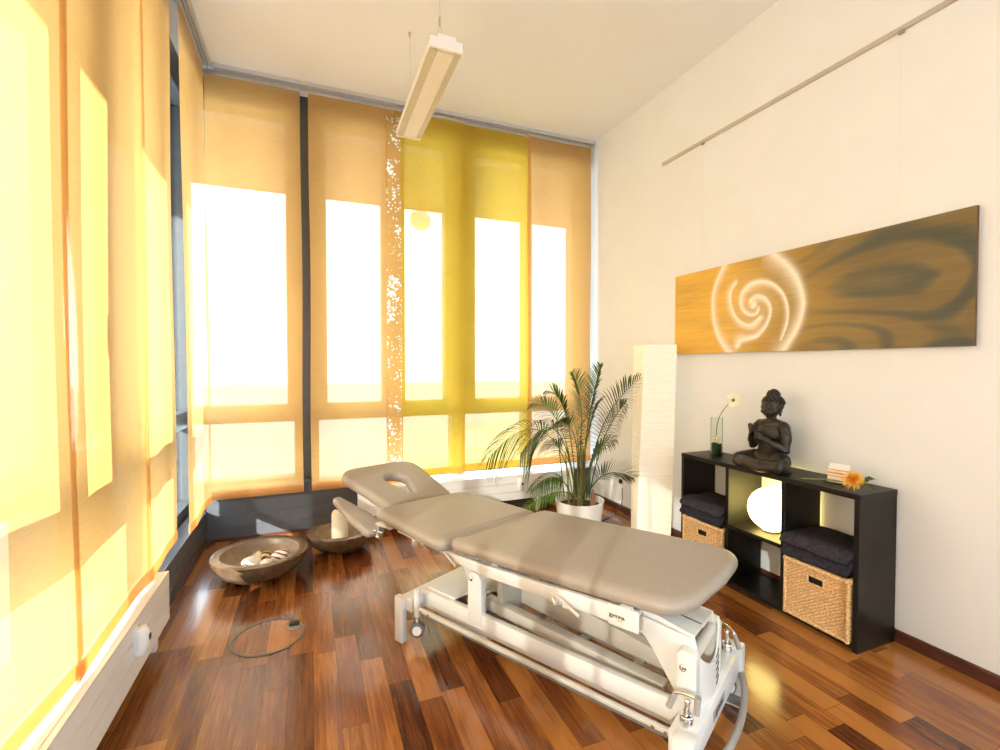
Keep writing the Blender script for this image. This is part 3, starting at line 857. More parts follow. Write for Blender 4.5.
# slimmer torso above the legs, and a larger head on the neck
def warp(bm):
    for v in bm.verts:
        k = min(1, max(0, (v.co.z - .08) / .05)); v.co.y *= 1 - .17 * k
warp(mb.bm)
HM = Matrix.Translation((-.014, 0, .302)) @ Matrix.Scale(1.22, 4) @ Matrix.Translation((0, 0, -.302))
body_mb = mb; mb = MB()
mb.ball((.006, 0, .345), (.045, .040, .048), 24)
mb.ball((.014, 0, .330), (.036, .032, .034), 20)
mb.ball((-.004, 0, .358), (.050, .046, .046), 24)
mb.ball((-.006, 0, .402), (.027, .027, .024), 18)
mb.ball((-.006, 0, .420), (.014, .014, .014), 12)
mb.ball((.020, 0, .304), (.017, .018, .013), 12)                   # chin
capsule(mb, (.048, 0, .350), (.056, 0, .333), .0055, .0085, 10)    # nose
mb.ball((.048, 0, .318), (.008, .014, .0045), 10)                  # mouth
mb.ball((.046, 0, .312), (.008, .011, .004), 10)
for s in (-1, 1):
    mb.ball((.042, s * .017, .344), (.009, .012, .006), 12)
    capsule(mb, (.048, s * .008, .354), (.041, s * .028, .354), .004, .003, 8)
    mb.ball((.032, s * .024, .326), (.013, .010, .012), 12)
    mb.ball((.0, s * .043, .338), (.010, .006, .018), 12)
    mb.ball((.002, s * .042, .316), (.007, .005, .012), 12)
body_mb.add(mb.bm, HM); mb = body_mb
body = mb.build('body', M['statue'], st)
rm = body.modifiers.new('fuse', 'REMESH'); rm.mode = 'VOXEL'; rm.voxel_size = .0024; rm.use_smooth_shade = True
sm = body.modifiers.new('soften', 'SMOOTH'); sm.factor = .5; sm.iterations = 3
# hair curls cap and robe folds as their own surfaces
mb = MB()
for i in range(9):
    el = math.radians(8 + i * 10)
    rr = math.cos(el); cnt = max(1, int(22 * rr))
    for k in range(cnt):
        a = 2 * PI * (k + .5 * (i % 2)) / cnt
        x, y, z = rr * math.cos(a), rr * math.sin(a), math.sin(el)
        if x > .55 and z < .45: continue
        mb.ball((-.004 + .051 * x, .0465 * y, .358 + .0465 * z), .0055, 8)
for i in range(4):
    el = math.radians(5 + i * 22); rr = math.cos(el)
    for k in range(max(1, int(12 * rr))):
        a = 2 * PI * k / max(1, int(12 * rr))
        mb.ball((-.006 + .027 * rr * math.cos(a), .027 * rr * math.sin(a), .404 + .024 * math.sin(el)), .005, 8)
mb.build('curled_hair', M['statue'], st, M=HM)
mb = MB()
for i in range(7):     # belly folds of the robe
    z = .105 + i * .0105
    pts = [(-.005 + (.058 + .004 * (i % 2)) * math.cos(a), .078 * math.sin(a), z - .006 * math.cos(a)) for a in [math.radians(-65 + k * 13) for k in range(11)]]
    mb.tube(pts, .0032, 6)
for s in (-1, 1):
    for i in range(9):  # sleeve folds
        q = i / 8
        c = Vector((-.010 + .02 * q, s * (.098 + .02 * q), .245 - .10 * q))
        rad_ = .0355 - .005 * q
        pts = [c + Vector((rad_ * math.cos(a), s * rad_ * math.sin(a) * .98, .014 * math.cos(a + .6))) for a in [math.radians(-100 + k * 20) for k in range(11)]]
        mb.tube(pts, .0026, 6)
    for i in range(13):  # knee folds
        q = i / 12
        c = Vector((.03 + .085 * q, s * (.085 + .045 * q), .048 - .010 * q))
        rad_ = .0535 - .012 * q
        dd = Vector((.75, s * .6, 0)).normalized(); sd = Vector((-dd.y, dd.x, 0))
        pts = [c + sd * (rad_ * math.cos(a)) + Vector((0, 0, rad_ * math.sin(a))) for a in [math.radians(-10 + k * 20) for k in range(11)]]
        mb.tube(pts, .0024, 6)
for i in range(5):      # neckline of the robe over the left shoulder
    pts = [(-.01 + .055 * math.sin(t * PI), .075 - .15 * t, .258 - .075 * t + .004 * i - .012 * i * t) for t in [k / 10 for k in range(11)]]
    mb.tube([(p[0] + .006, p[1] - i * .004, p[2]) for p in pts], .0024, 6)
warp(mb.bm)
mb.build('robe_folds', M['statue'], st)

# ------------------------------------------------------------------ vase with flower
vs_ = empty('glass_vase', (2.455, 2.318, SH), 0, 'slim clear glass vase with moss and shells on the far end of the shelf', 'vase')
R_ = .036
MB().lathe([(0, 0), (R_, 0), (R_, .26), (R_ - .0025, .26), (R_ - .0025, .006), (0, .006)], n=36).build('glass', M['clear'], vs_)
MB().lathe([(0, .007), (R_ - .004, .007), (R_ - .004, .085), (R_ * .5, .096), (0, .092)], n=28).build('moss_filling', M['moss'], vs_)
rnd = random.Random(4)
mb = MB(); mb2 = MB()
for k in range(22):
    a = rnd.uniform(0, 6.28); rr = rnd.uniform(.004, R_ - .015)
    (mb if k % 2 else mb2).ball((rr * math.cos(a), rr * math.sin(a), .095 + rnd.uniform(0, .045)), (rnd.uniform(.009, .013), rnd.uniform(.008, .012), rnd.uniform(.006, .009)), 8)
mb.build('tan_shell_chips', M['shell'], vs_)['kind'] = 'stuff'
mb2.build('white_shell_chips', M['shell_w'], vs_)['kind'] = 'stuff'
fr = empty('gerbera_flower', (2.455, 2.318, SH + .11), 0, 'single cream gerbera on a curved stem standing in the glass vase', 'flower')
stem = []
for k in range(17):
    t = k / 16
    stem.append((.012 - .02 * t, .012 - .145 * t ** 2.2, .02 + .27 * t - .02 * t ** 3))
MB().tube(stem, .0028, 8).build('stem', M['stem'], fr)
hd = Vector(stem[-1]); dirv = Vector((-.55, -.70, .15)).normalized()
rot = dirv.to_track_quat('Z', 'Y').to_matrix().to_4x4()
def flower(mb, n_p, rin, rout, wd, rise, rnd):
    for k in range(n_p):
        a = 2 * PI * k / n_p + rnd.uniform(-.08, .08); L_ = rout * rnd.uniform(.88, 1.05)
        ca, sa = math.cos(a), math.sin(a)
        pr = []
        for q in range(5):
            t = q / 4; rad_ = rin + (L_ - rin) * t
            w_ = wd * math.sin(PI * (.12 + .8 * t)); z = rise * (1 - (1 - t) ** 2) + rnd.uniform(-.001, .001)
            c = Vector((rad_ * ca, rad_ * sa, z)); s_ = Vector((-sa, ca, 0)) * w_
            pr.append((mb.bm.verts.new(c - s_), mb.bm.verts.new(c + Vector((0, 0, -.0008))), mb.bm.verts.new(c + s_)))
        for q in range(4):
            mb.bm.faces.new((pr[q][0], pr[q][1], pr[q + 1][1], pr[q + 1][0])); mb.bm.faces.new((pr[q][1], pr[q][2], pr[q + 1][2], pr[q + 1][1]))
mb = MB(); rnd = random.Random(1)
flower(mb, 30, .008, .046, .0045, .006, rnd); flower(mb, 22, .006, .034, .004, .012, rnd)
mb.build('petals', M['petal_w'], fr, M=Matrix.Translation(hd) @ rot)
MB().ball((0, 0, .006), (.010, .010, .006), 14).build('flower_centre', M['stem'], fr, M=Matrix.Translation(hd) @ rot)

# card holder
ch = empty('card_holder', (2.475, 1.570, SH), math.radians(-76), 'small stand of white and orange striped cards on the shelf, behind the orange flower', 'card holder')
# local x runs along card width, y away from viewer
MB().box((-.05, -.02, 0), (.05, .03, .004), .001).box((-.05, -.022, 0), (.05, -.019, .02), .001).build('clear_stand', M['clear'], ch)
tl = Matrix.Rotation(-.22, 4, 'X')
for k in range(4):
    MB().box((-.045, .0 + k * .004, .004), (.045, .0006 + k * .004, .078 + (k * .007)), 0).build('card', M['card'], ch, False, M=tl)
mb = MB()
for z0, z1, x0, x1 in ((.064, .069, -.044, .044), (.046, .055, -.044, .030), (.032, .038, -.044, .044), (.010, .018, -.044, .038)):
    mb.box((x0, -.0006, z0), (x1, -.0001, z1))
mb.build('orange_print', M['orange_ink'], ch, False, M=tl)
mb = MB()
for z0, z1, x0, x1 in ((.059, .0605, -.040, .012), (.042, .043, -.040, .020), (.023, .0245, -.040, .020)):
    mb.box((x0, -.0006, z0), (x1, -.0001, z1))
mb.build('grey_print', M['grey_plastic'], ch, False, M=tl)

# orange chrysanthemum lying on the shelf
cf = empty('orange_chrysanthemum', (2.425, 1.462, SH), 0, 'spiky orange chrysanthemum lying on the near end of the shelf', 'flower')
MB().tube([(.01, .0, .03), (.03, .05, .02), (.02, .13, .016), (.0, .19, .010), (-.035, .235, .006)], .004, 8).build('stem', M['stem'], cf)
hd = Vector((0, 0, .042)); dirv = Vector((-.85, -.15, .5)).normalized()
rot = Matrix.Translation(hd) @ dirv.to_track_quat('Z', 'Y').to_matrix().to_4x4()
def spikes(n, e0, e1, L_, seed):
    rnd = random.Random(seed); mb = MB()
    for k in range(n):
        a = rnd.uniform(0, 2 * PI); el = rnd.uniform(e0, e1)
        d = Vector((math.cos(a) * math.cos(el), math.sin(a) * math.cos(el), math.sin(el)))
        ll = L_ * rnd.uniform(.8, 1.05)
        up = Vector((0, 0, 1))
        p1 = d * ll * .5 + up * .002; p2 = d * ll + up * .006 * (1 - math.sin(el))
        mb.tube([d * .006, p1, p2], [.0015, .0024, .0008], 5)
    return mb
spikes(110, -.1, .55, .052, 3).build('outer_petals', M['petal_y'], cf, M=rot)['kind'] = 'stuff'
spikes(90, .35, 1.5, .042, 4).build('inner_petals', M['petal_o'], cf, M=rot)['kind'] = 'stuff'
def leafmb(L_, w_, pts):
    mb = MB(); pr = []
    for q in range(9):
        t = q / 8; ww = w_ * math.sin(PI * min(1, t * .95 + .05)) * (1 + .25 * math.sin(t * 22))
        p = Vector(pts[0]).lerp(Vector(pts[1]), t) + Vector((0, 0, .018 * math.sin(t * PI)))
        d = (Vector(pts[1]) - Vector(pts[0])).normalized(); s_ = Vector((-d.y, d.x, .3)).normalized() * ww
        pr.append((mb.bm.verts.new(p - s_), mb.bm.verts.new(p - Vector((0, 0, .003))), mb.bm.verts.new(p + s_)))
    for q in range(8):
        mb.bm.faces.new((pr[q][0], pr[q][1], pr[q + 1][1], pr[q + 1][0])); mb.bm.faces.new((pr[q][1], pr[q][2], pr[q + 1][2], pr[q + 1][1]))
    return mb
leafmb(.07, .018, ((.02, -.02, .010), (.03, -.085, .008))).build('leaf', M['leaf_dark'], cf)
leafmb(.07, .018, ((.03, -.02, .025), (.07, -.055, .055))).build('leaf', M['leaf_dark'], cf)

# ------------------------------------------------------------------ paper floor lamp
pl = empty('paper_floor_lamp', (2.405, 2.900, 0), math.radians(-22), 'tall glowing rice paper floor lamp in the corner between palm and shelf', 'floor lamp')
def papertower():
    mb = MB(); nz = 150; per = 16; w = .122; hgt = 1.475
    rings = []
    for j in range(nz + 1):
        z = .02 + hgt * j / nz
        t = j / nz; tw = math.radians(-6 + 9 * t); ring = []
        cr = 4 * per
        for k in range(cr):
            side = k // per; f_ = (k % per) / per
            c = [(-1, -1), (1, -1), (1, 1), (-1, 1)][side]; c2 = [(1, -1), (1, 1), (-1, 1), (-1, -1)][side]
            x = (c[0] + (c2[0] - c[0]) * f_) * w; y = (c[1] + (c2[1] - c[1]) * f_) * w
            bul = 1 + .012 * math.sin(t * 5) - .02 * math.sin(f_ * PI)
            nn = 1 + .018 * noise.noise(Vector((x * 5, y * 5, z * 42))) + .010 * noise.noise(Vector((x * 14, y * 14, z * 90)))
            x *= bul * nn; y *= bul * nn
            ring.append(mb.bm.verts.new((x * math.cos(tw) - y * math.sin(tw) + .025 * t, x * math.sin(tw) + y * math.cos(tw), z)))
        rings.append(ring)
    n_ = len(rings[0])
    for j in range(nz):
        for k in range(n_):
            mb.bm.faces.new((rings[j][k], rings[j][(k + 1) % n_], rings[j + 1][(k + 1) % n_], rings[j + 1][k]))
    return mb
papertower().build('paper_shade', M['paper'], pl)
MB().box((-.14, -.14, 0), (.14, .14, .022), .004).build('base', M['white_metal'], pl)

# black cord on the floor and white wall socket
def bez(pts, n=10):
    out = []
    for i in range(len(pts) - 1):
        p0 = Vector(pts[max(0, i - 1)]); p1 = Vector(pts[i]); p2 = Vector(pts[i + 1]); p3 = Vector(pts[min(len(pts) - 1, i + 2)])
        for k in range(n):
            t = k / n
            out.append(.5 * ((2 * p1) + (-p0 + p2) * t + (2 * p0 - 5 * p1 + 4 * p2 - p3) * t * t + (-p0 + 3 * p1 - 3 * p2 + p3) * t ** 3))
    out.append(Vector(pts[-1]))
    return out
o = MB().tube(bez([(2.25, 2.95, .006), (2.22, 3.12, .005), (2.32, 3.22, .005), (2.18, 3.30, .005), (2.34, 3.42, .005), (2.52, 3.50, .005), (2.622, 3.55, .08), (2.634, 3.56, .22)]), .0035, 8).build('power_cord', M['black'])
tag(o, 'thin black power cord curling on the floor between palm pot and paper lamp', 'cord')
ws = empty('wall_socket', (XR, 3.57, .28), 0, 'small white wall socket low on the right wall behind the palm', 'socket')
MB().box((-.010, -.04, -.04), (0, .04, .04), .004).build('plate', M['white_metal'], ws)
MB().box((-.030, -.018, -.020), (-.010, .018, .018), .004).build('plug', M['black'], ws)

# ------------------------------------------------------------------ palm in pot
PX, PYY = 1.895, 3.09
pot = empty('flower_pot', (PX, PYY, 0), 0, 'white tapered ceramic pot holding the palm by the back windows', 'pot')
MB().lathe([(0, 0), (.135, 0), (.142, .006), (.182, .30), (.186, .32), (.176, .32), (.170, .27), (0, .27)], n=56).build('pot_wall', M['white_pot'], pot)
MB().lathe([(0, .275), (.10, .278), (.168, .272)], n=40).build('soil', M['soil'], pot)
palm = empty('areca_palm', (PX, PYY, .27), -math.radians(21.88), 'bushy green areca palm growing in the white pot', 'plant')
# local frame: x towards the shelf wall side, y towards the back windows, z from the soil
def bz(p0, p1, p2, p3, n):
    out = []
    for k in range(n + 1):
        t = k / n; a = (1 - t)
        out.append(p0 * a ** 3 + p1 * 3 * a * a * t + p2 * 3 * a * t * t + p3 * t ** 3)
    return out
def frond(p0, p1, p2, p3, leaf_len, nl, start, droop, mat, seed, wd=.0062):
    rnd = random.Random(seed)
    p0, p1, p2, p3 = map(Vector, (p0, p1, p2, p3))
    n = 40; c = bz(p0, p1, p2, p3, n); roll = rnd.choice((-1, 1)) * math.radians(rnd.uniform(35, 70))
    mb = MB()
    mb.tube(c, [.0062 * (1 - .82 * k / n) for k in range(n + 1)], 6)
    def leaflet(base, d, L_, w_):
        up = Vector((0, 0, 1)); s_ = d.cross(up)
        if s_.length < 1e-3: s_ = Vector((1, 0, 0))
        s_.normalize(); prev = None
        m_ = 7
        for q in range(m_ + 1):
            t = q / m_
            p = base + d * (L_ * t) + Vector((0, 0, -1)) * (droop * L_ * t * t)
            w = w_ * (.35 + .65 * math.sin(PI * min(1, t * 1.5 + .08) / 1.0) if t < .33 else 1 - ((t - .33) / .67) ** 1.6) + .0003
            a = mb.bm.verts.new(p - s_ * w + up * w * .5); b = mb.bm.verts.new(p); e = mb.bm.verts.new(p + s_ * w + up * w * .5)
            if prev:
                mb.bm.faces.new((prev[0], prev[1], b, a)); mb.bm.faces.new((prev[1], prev[2], e, b))
            prev = (a, b, e)
    for k in range(nl):
        t = start + (1 - start) * (k / (nl - 1)) ** .95
        f_ = t * n; i = min(n - 1, int(f_)); p = c[i].lerp(c[i + 1], f_ - i)
        T_ = (c[min(n, i + 1)] - c[max(0, i - 1)]).normalized()
        sd = T_.cross(Vector((0, 0, 1)))
        if sd.length < .15: sd = T_.cross(Vector((0, 1, 0)))
        sd.normalize(); sd = Matrix.Rotation(roll, 3, T_) @ sd; nn = sd.cross(T_).normalized()
        if nn.z < 0: nn = -nn
        q = (t - start) / (1 - start)
        L_ = leaf_len * 1.12 * (math.sin(PI * (q * .78 + .17)) ** .6) * rnd.uniform(.88, 1.08)
        spread = .98 - .45 * q
        for s in (-1, 1):
            d = (T_ * (1 - spread * .45) + sd * s * spread + nn * (.28 + rnd.uniform(-.1, .1))).normalized()
            leaflet(p, d, L_, wd * rnd.uniform(.85, 1.1))
    return mb.build('frond', mat, palm, ang=80)
def PP(px, py, b): # plant plane metres from the pot axis
    return ((px - 581) / 131 , b, 1.35 - (py - 364) / 131 - .27)
g, dk = M['leaf'], M['leaf_dark']
F = [
 # base px, control1, control2, tip (all in local plane metres), leaf length ...
 (PP(574, 497, 0), PP(568, 440, -.02), PP(538, 398, -.08), PP(492, 452, -.16), .27, 30, .38, .85, g),
 (PP(577, 497, .02), PP(572, 440, .05), PP(556, 400, .10), PP(524, 455, .14), .24, 26, .40, .9, dk),
 (PP(583, 497, 0), PP(586, 430, 0), PP(592, 400, -.03), PP(600, 367, -.05), .20, 24, .50, .25, g),
 (PP(580, 497, .03), PP(583, 430, .04), PP(588, 400, .03), PP(574, 374, .02), .19, 22, .52, .25, g),
 (PP(588, 497, 0), PP(594, 440, -.02), PP(604, 405, -.05), PP(636, 378, -.10), .22, 26, .42, .40, dk),
 (PP(590, 497, -.02), PP(596, 455, -.05), PP(606, 420, -.05), PP(628, 404, .05), .20, 24, .42, .45, dk),
 (PP(587, 497, -.03), PP(592, 478, -.08), PP(604, 460, -.12), PP(630, 474, -.10), .17, 20, .40, .2, dk),
 (PP(573, 497, -.03), PP(566, 475, -.08), PP(552, 462, -.15), PP(531, 482, -.22), .11, 18, .40, .7, dk),
 (PP(575, 497, -.05), PP(568, 485, -.10), PP(552, 480, -.20), PP(526, 497, -.24), .085, 16, .45, .35, g),
 (PP(577, 497, .0), PP(572, 440, .06), PP(560, 405, .10), PP(536, 404, .12), .18, 22, .48, .35, g),
 (PP(579, 497, .04), PP(575, 440, .10), PP(572, 395, .16), PP(552, 392, .22), .18, 22, .50, .4, g),
 (PP(580, 497, -.04), PP(578, 450, -.08), PP(576, 418, -.14), PP(556, 418, -.26), .17, 22, .45, .5, dk),
 (PP(584, 497, .04), PP(588, 450, .12), PP(596, 412, .2), PP(612, 402, .3), .18, 22, .45, .5, dk),
 (PP(578, 497, -.02), PP(572, 462, -.05), PP(566, 440, -.10), PP(546, 440, -.18), .15, 18, .42, .5, dk),
 (PP(584, 497, -.04), PP(588, 462, -.10), PP(592, 440, -.16), PP(608, 434, -.24), .15, 18, .42, .5, dk),
 (PP(581, 497, -.04), PP(580, 462, -.06), PP(578, 430, -.10), PP(570, 412, -.16), .14, 18, .42, .3, g),
]
for i, f_ in enumerate(F):
    frond(*f_[:8], f_[8], 50 + i)
# spear leaf and canes
MB().tube([PP(566, 497, .02), PP(560, 440, .02), PP(556, 372, .02)], [.006, .004, .0008], 6).build('spear_leaf', M['leaf'], palm)
rnd = random.Random(9)
for k in range(17):
    a = rnd.uniform(0, 6.28); rr = rnd.uniform(.01, .085)
    x, y = rr * math.cos(a), rr * math.sin(a)
    hgt = rnd.uniform(.22, .55)
    MB().tube([(x, y, 0), (x * 1.15, y * 1.15, hgt * .5), (x * 1.4, y * 1.4, hgt)], [.010, .0075, .003], 8).build('cane', M['cane_brown'] if k % 5 == 0 else M['cane'], palm)
MB().tube([(.095, -.02, 0), (.10, -.02, .08), (.098, -.02, .13)], [.019, .020, .008], 10).build('cane', M['cane_brown'], palm)

# ------------------------------------------------------------------ bowls
def bowl(loc, R, h, label, tilt=0):
    b0 = empty('bowl', loc, 0, label, 'bowl', 'bronze coloured bowls on the floor')
    prof = []
    for k in range(15):
        a = k / 14 * PI / 2
        prof.append((.30 * R + .70 * R * math.sin(a) ** 1.0, h * (1 - math.cos(a)) ** .92))
    prof = [(0, 0), (.28 * R, 0)] + prof[0:]
    MB().lathe(prof + [(R, h), (R - .012, h + .004), (R - .052, h + .002)], n=72).build('outer_shell', M['bowl'], b0)
    inn = [(R - .052, h + .002), (R - .060, h - .006)]
    Ri = R - .060
    for k in range(1, 13):
        a = PI / 2 * (1 - k / 12)
        inn.append((Ri * math.sin(a) if k < 12 else 0, h - .006 - (h - .062) * math.cos(a)))
    MB().lathe(inn, n=72).build('inner_surface', M['bowl_in'], b0)
    return b0
B1 = bowl((-.308, 3.335, 0), .280, .158, 'large shallow bronze bowl holding shells, left on the wooden floor')
B2 = bowl((.195, 3.600, 0), .232, .142, 'smaller bronze bowl with a candle, beside the head of the massage table')
def stone(loc, r, rot, mat, name, label, cat, group=None):
    t = MB(); t.ball((0, 0, 0), r, 24)
    o = t.build(name, mat)
    for v in o.data.vertices:
        nn = noise.noise(v.co * 18) * .006
        v.co += v.co.normalized() * nn
    o.location = loc; o.rotation_euler = rot
    return tag(o, label, cat, group)
bx, by = -.308, 3.335
stone((bx - .055, by - .030, .105), (.052, .040, .034), (0, .1, .4), M['shell_w'], 'sea_shell', 'plain white sea shell in the large bowl, leftmost of the pile', 'shell', 'shells in the large bowl')
stone((bx + .030, by + .055, .098), (.043, .036, .036), (0, .2, .9), M['shell_dark'], 'banded_stone', 'dark round stone with amber bands in the large bowl', 'stone')
stone((bx + .110, by + .010, .110), (.056, .038, .036), (0, -.25, .2), M['shell_striped'], 'sea_shell', 'brown and white striped shell in the large bowl, right of the banded stone', 'shell', 'shells in the large bowl')
stone((bx + .035, by - .050, .094), (.040, .036, .026), (0, 0, 1.2), M['shell_w'], 'sea_shell', 'small white shell lying in front of the banded stone', 'shell', 'shells in the large bowl')
stone((bx - .080, by - .095, .105), (.028, .024, .020), (0, 0.4, 1.2), M['shell_dark'], 'banded_stone', 'small brown pebble at the front left edge of the shell pile', 'stone')
# candle
cd = empty('pillar_candle', (.185, 3.575, .057), 0, 'ivory pillar candle standing in the smaller bowl', 'candle')
cm = MB()
prof = [(0, 0), (.056, 0), (.057, .01), (.056, .205), (.054, .222), (.049, .226), (.043, .218), (.02, .210), (0, .210)]
cm.lathe(prof, n=40)
c_ = cm.build('wax', M['candle'], cd)
for v in c_.data.vertices:
    if v.co.z > .19: v.co.z += .008 * math.sin(math.atan2(v.co.y, v.co.x) * 3 + 1)
MB().tube([(0, 0, .205), (.002, 0, .225)], .0015, 6).build('wick', M['black'], cd)
for k, (dx, dy) in enumerate(((-.085, -.06), (-.055, -.092), (.085, -.04), (.065, -.085), (.02, -.105))):
    stone((.185 + dx, 3.575 + dy, .078 + .008 * (k % 2)), (.015, .012, .010), (0, 0, k), M['shell_w'], 'white_pebble', 'small white pebble around the candle in the smaller bowl', 'pebble', 'white pebbles around the candle')

# ------------------------------------------------------------------ floor outlet
fo = empty('floor_outlet', (-.205, 2.565, 0), 0, 'round metal-rimmed outlet cover set flush in the wooden floor', 'floor outlet')
MB().lathe([(.153, .0005), (.166, .0005), (.166, .003), (.163, .0045), (.156, .0045), (.153, .003)], n=72, close=True).build('metal_ring', M['ring'], fo)
MB().lathe([(0, .0006), (.151, .0006), (.151, .0018), (0, .0018)], n=64).build('wood_lid', M['floor'], fo)
MB().lathe([(0, .002), (.040, .002), (.040, .005), (0, .005)], (.112, .055, 0), 32).build('cable_flap', M['grey_plastic'], fo)
MB().box((.090, .050, .004), (.140, .085, .018), .004).build('flap_knob', M['black'], fo)

# ------------------------------------------------------------------ massage table
TA = (.39, 2.272, 0); TH = math.radians(29)
mt = empty('massage_table', TA, math.atan2(-math.cos(TH), math.sin(TH)), 'taupe padded massage table on a cream metal lifting frame in the middle of the room', 'massage table')
# local: x along the table towards the foot end, y across towards the shelf, z up
def rounded(pts, radii, seg=8):
    out = []; n = len(pts)
    for i in range(n):
        p = Vector(pts[i]).to_2d(); a = Vector(pts[i - 1]).to_2d(); b = Vector(pts[(i + 1) % n]).to_2d(); r = radii[i]
        da = (a - p).normalized(); db = (b - p).normalized()
        ang = da.angle(db); tl = r / math.tan(ang / 2)
        s = p + da * tl; e = p + db * tl
        for k in range(seg + 1):
            t = k / seg
            out.append((s * (1 - t) ** 2 + p * 2 * t * (1 - t) + e * t * t))
    return out
def cushion(outline, thick, bev, name, Mx=None, hole=None, crown=.006):
    cu = bpy.data.curves.new(name, 'CURVE'); cu.dimensions = '2D'; cu.fill_mode = 'BOTH'
    for pts in [outline] + ([hole] if hole else []):
        sp = cu.splines.new('POLY'); sp.points.add(len(pts) - 1)
        for i, p in enumerate(pts): sp.points[i].co = (p[0], p[1], 0, 1)
        sp.use_cyclic_u = True
    cu.extrude = thick / 2 - bev; cu.bevel_depth = bev; cu.bevel_resolution = 5; cu.offset = -bev
    o = bpy.data.objects.new(name + '_c', cu); col.objects.link(o)
    dg = bpy.context.evaluated_depsgraph_get()
    me = bpy.data.meshes.new_from_object(o.evaluated_get(dg))
    bpy.data.objects.remove(o); bpy.data.curves.remove(cu)
    bm = bmesh.new(); bm.from_mesh(me); bpy.data.meshes.remove(me)
    bmesh.ops.remove_doubles(bm, verts=bm.verts, dist=.0003)
    mb = MB(); mb.bm.free(); mb.bm = bm
    return mb.build(name, M['leather'], mt, ang=55, M=Mx)
def pad(ol, h, inset, name, Mx):
    # soft padded cushion: outline layers pulled in along an elliptical roll, slightly domed top
    mb = MB(); n = len(ol); P_ = [Vector(p) for p in ol]; nr = []
    area = sum(P_[i].x * P_[(i + 1) % n].y - P_[(i + 1) % n].x * P_[i].y for i in range(n))
    for i in range(n):
        tg = P_[(i + 1) % n] - P_[i - 1]
        v = Vector((-tg.y, tg.x)).normalized()
        nr.append(v if area > 0 else -v)
    rings = []
    K = 16
    for k in range(K + 1):
        a = -PI / 2 + PI * k / K
        ins = (1 - math.cos(a)) * inset * (1 if a > 0 else .55)
        rings.append([mb.bm.verts.new((*(P_[i] + nr[i] * ins), h / 2 * math.sin(a))) for i in range(n)])
    c = sum(P_, Vector((0, 0))) / n
    for k in range(len(rings) - 1):
        for i in range(n): mb.bm.faces.new((rings[k][i], rings[k][(i + 1) % n], rings[k + 1][(i + 1) % n], rings[k + 1][i]))
    mb.bm.faces.new(rings[0][::-1]); mb.bm.faces.new(rings[-1])
    return mb.build(name, M['leather'], mt, ang=70, M=Mx)
def rot_about(pt, axis, ang):
    return Matrix.Translation(pt) @ Matrix.Rotation(ang, 4, axis) @ Matrix.Translation(-Vector(pt))
ol = rounded([(.318, .000), (.90, .022), (1.285, .048), (1.338, .16), (1.366, .40), (1.368, .692), (.90, .664), (.408, .628)], [.055, .3, .10, .12, .20, .14, .3, .06])
pad(ol, .060, .048, 'leg_cushion', Matrix.Translation((0, 0, .560)))
ol = rounded([(-.245, .015), (.304, -.022), (.394, .628), (-.140, .600)], [.06, .055, .055, .12])
pad(ol, .062, .046, 'back_cushion', rot_about((.35, 0, .540), 'Y', math.radians(4.0)) @ Matrix.Translation((0, 0, .540)))
# head section
ol = rounded([(-.225, .100), (-.40, .088), (-.672, .040), (-.640, .590), (-.37, .560), (-.165, .530)], [.03, .20, .11, .13, .20, .03], 10)
hole = []
for k in range(40):
    a = 2 * PI * k / 40
    x = math.cos(a); y = math.sin(a)
    wdt = .066 if x < 0 else .066 - .042 * x ** .8
    hole.append((-.445 + (x * .165 if x > 0 else x * .066), .325 + y * wdt))
cushion(ol, .062, .026, 'head_cushion', rot_about((-.19, 0, .565), 'Y', math.radians(18)) @ Matrix.Translation((0, 0, .565)), hole[::-1])
# arm support
ol = rounded([(-.265, .000), (-.250, .120), (-.40, .118), (-.655, .078), (-.660, .030), (-.42, .000)], [.035, .035, .10, .022, .022, .10], 8)
mb = MB(); rings = []
for k in range(13):
    a = -PI / 2 + PI * k / 12; ins = (1 - math.cos(a)) * .020; z = .025 * math.sin(a); r_ = []
    n_ = len(ol)
    for i in range(n_):
        p = Vector(ol[i]); tg = (Vector(ol[(i + 2) % n_]) - Vector(ol[i - 2])).normalized()
        nrm = Vector((-tg.y, tg.x)); cc = Vector((-.44, .06))
        if nrm.dot(Vector((cc.x if abs(p.x - cc.x) < .1 else cc.x, cc.y)) - p) < 0: nrm = -nrm
        q = p + nrm * ins
        r_.append(mb.bm.verts.new((q.x, q.y, z)))
    rings.append(r_)
for k in range(12):
    for i in range(n_): mb.bm.faces.new((rings[k][i], rings[k][(i + 1) % n_], rings[k + 1][(i + 1) % n_], rings[k + 1][i]))
mb.bm.faces.new(rings[0][::-1]); mb.bm.faces.new(rings[-1])
mb.build('arm_cushion', M['leather'], mt, ang=55, M=rot_about((-.25, .05, .455), 'Y', math.radians(15)) @ rot_about((-.25, .05, .455), 'X', math.radians(10)) @ Matrix.Translation((.004, 0, .464)))

cm_, gm = M['cream_metal'], M['grey_metal']
# base frame
for t in (.100, .430):
    MB().box((.050, t, .157), (1.300, t + .030, .241), .004).build('base_rail', cm_, mt)
MB().box((-.010, .02, .158), (.060, .56, .226), .004).build('crossbar', cm_, mt)
cb = MB().box((1.300, -.010, .130), (1.376, .575, .226), .004).build('crossbar', cm_, mt)
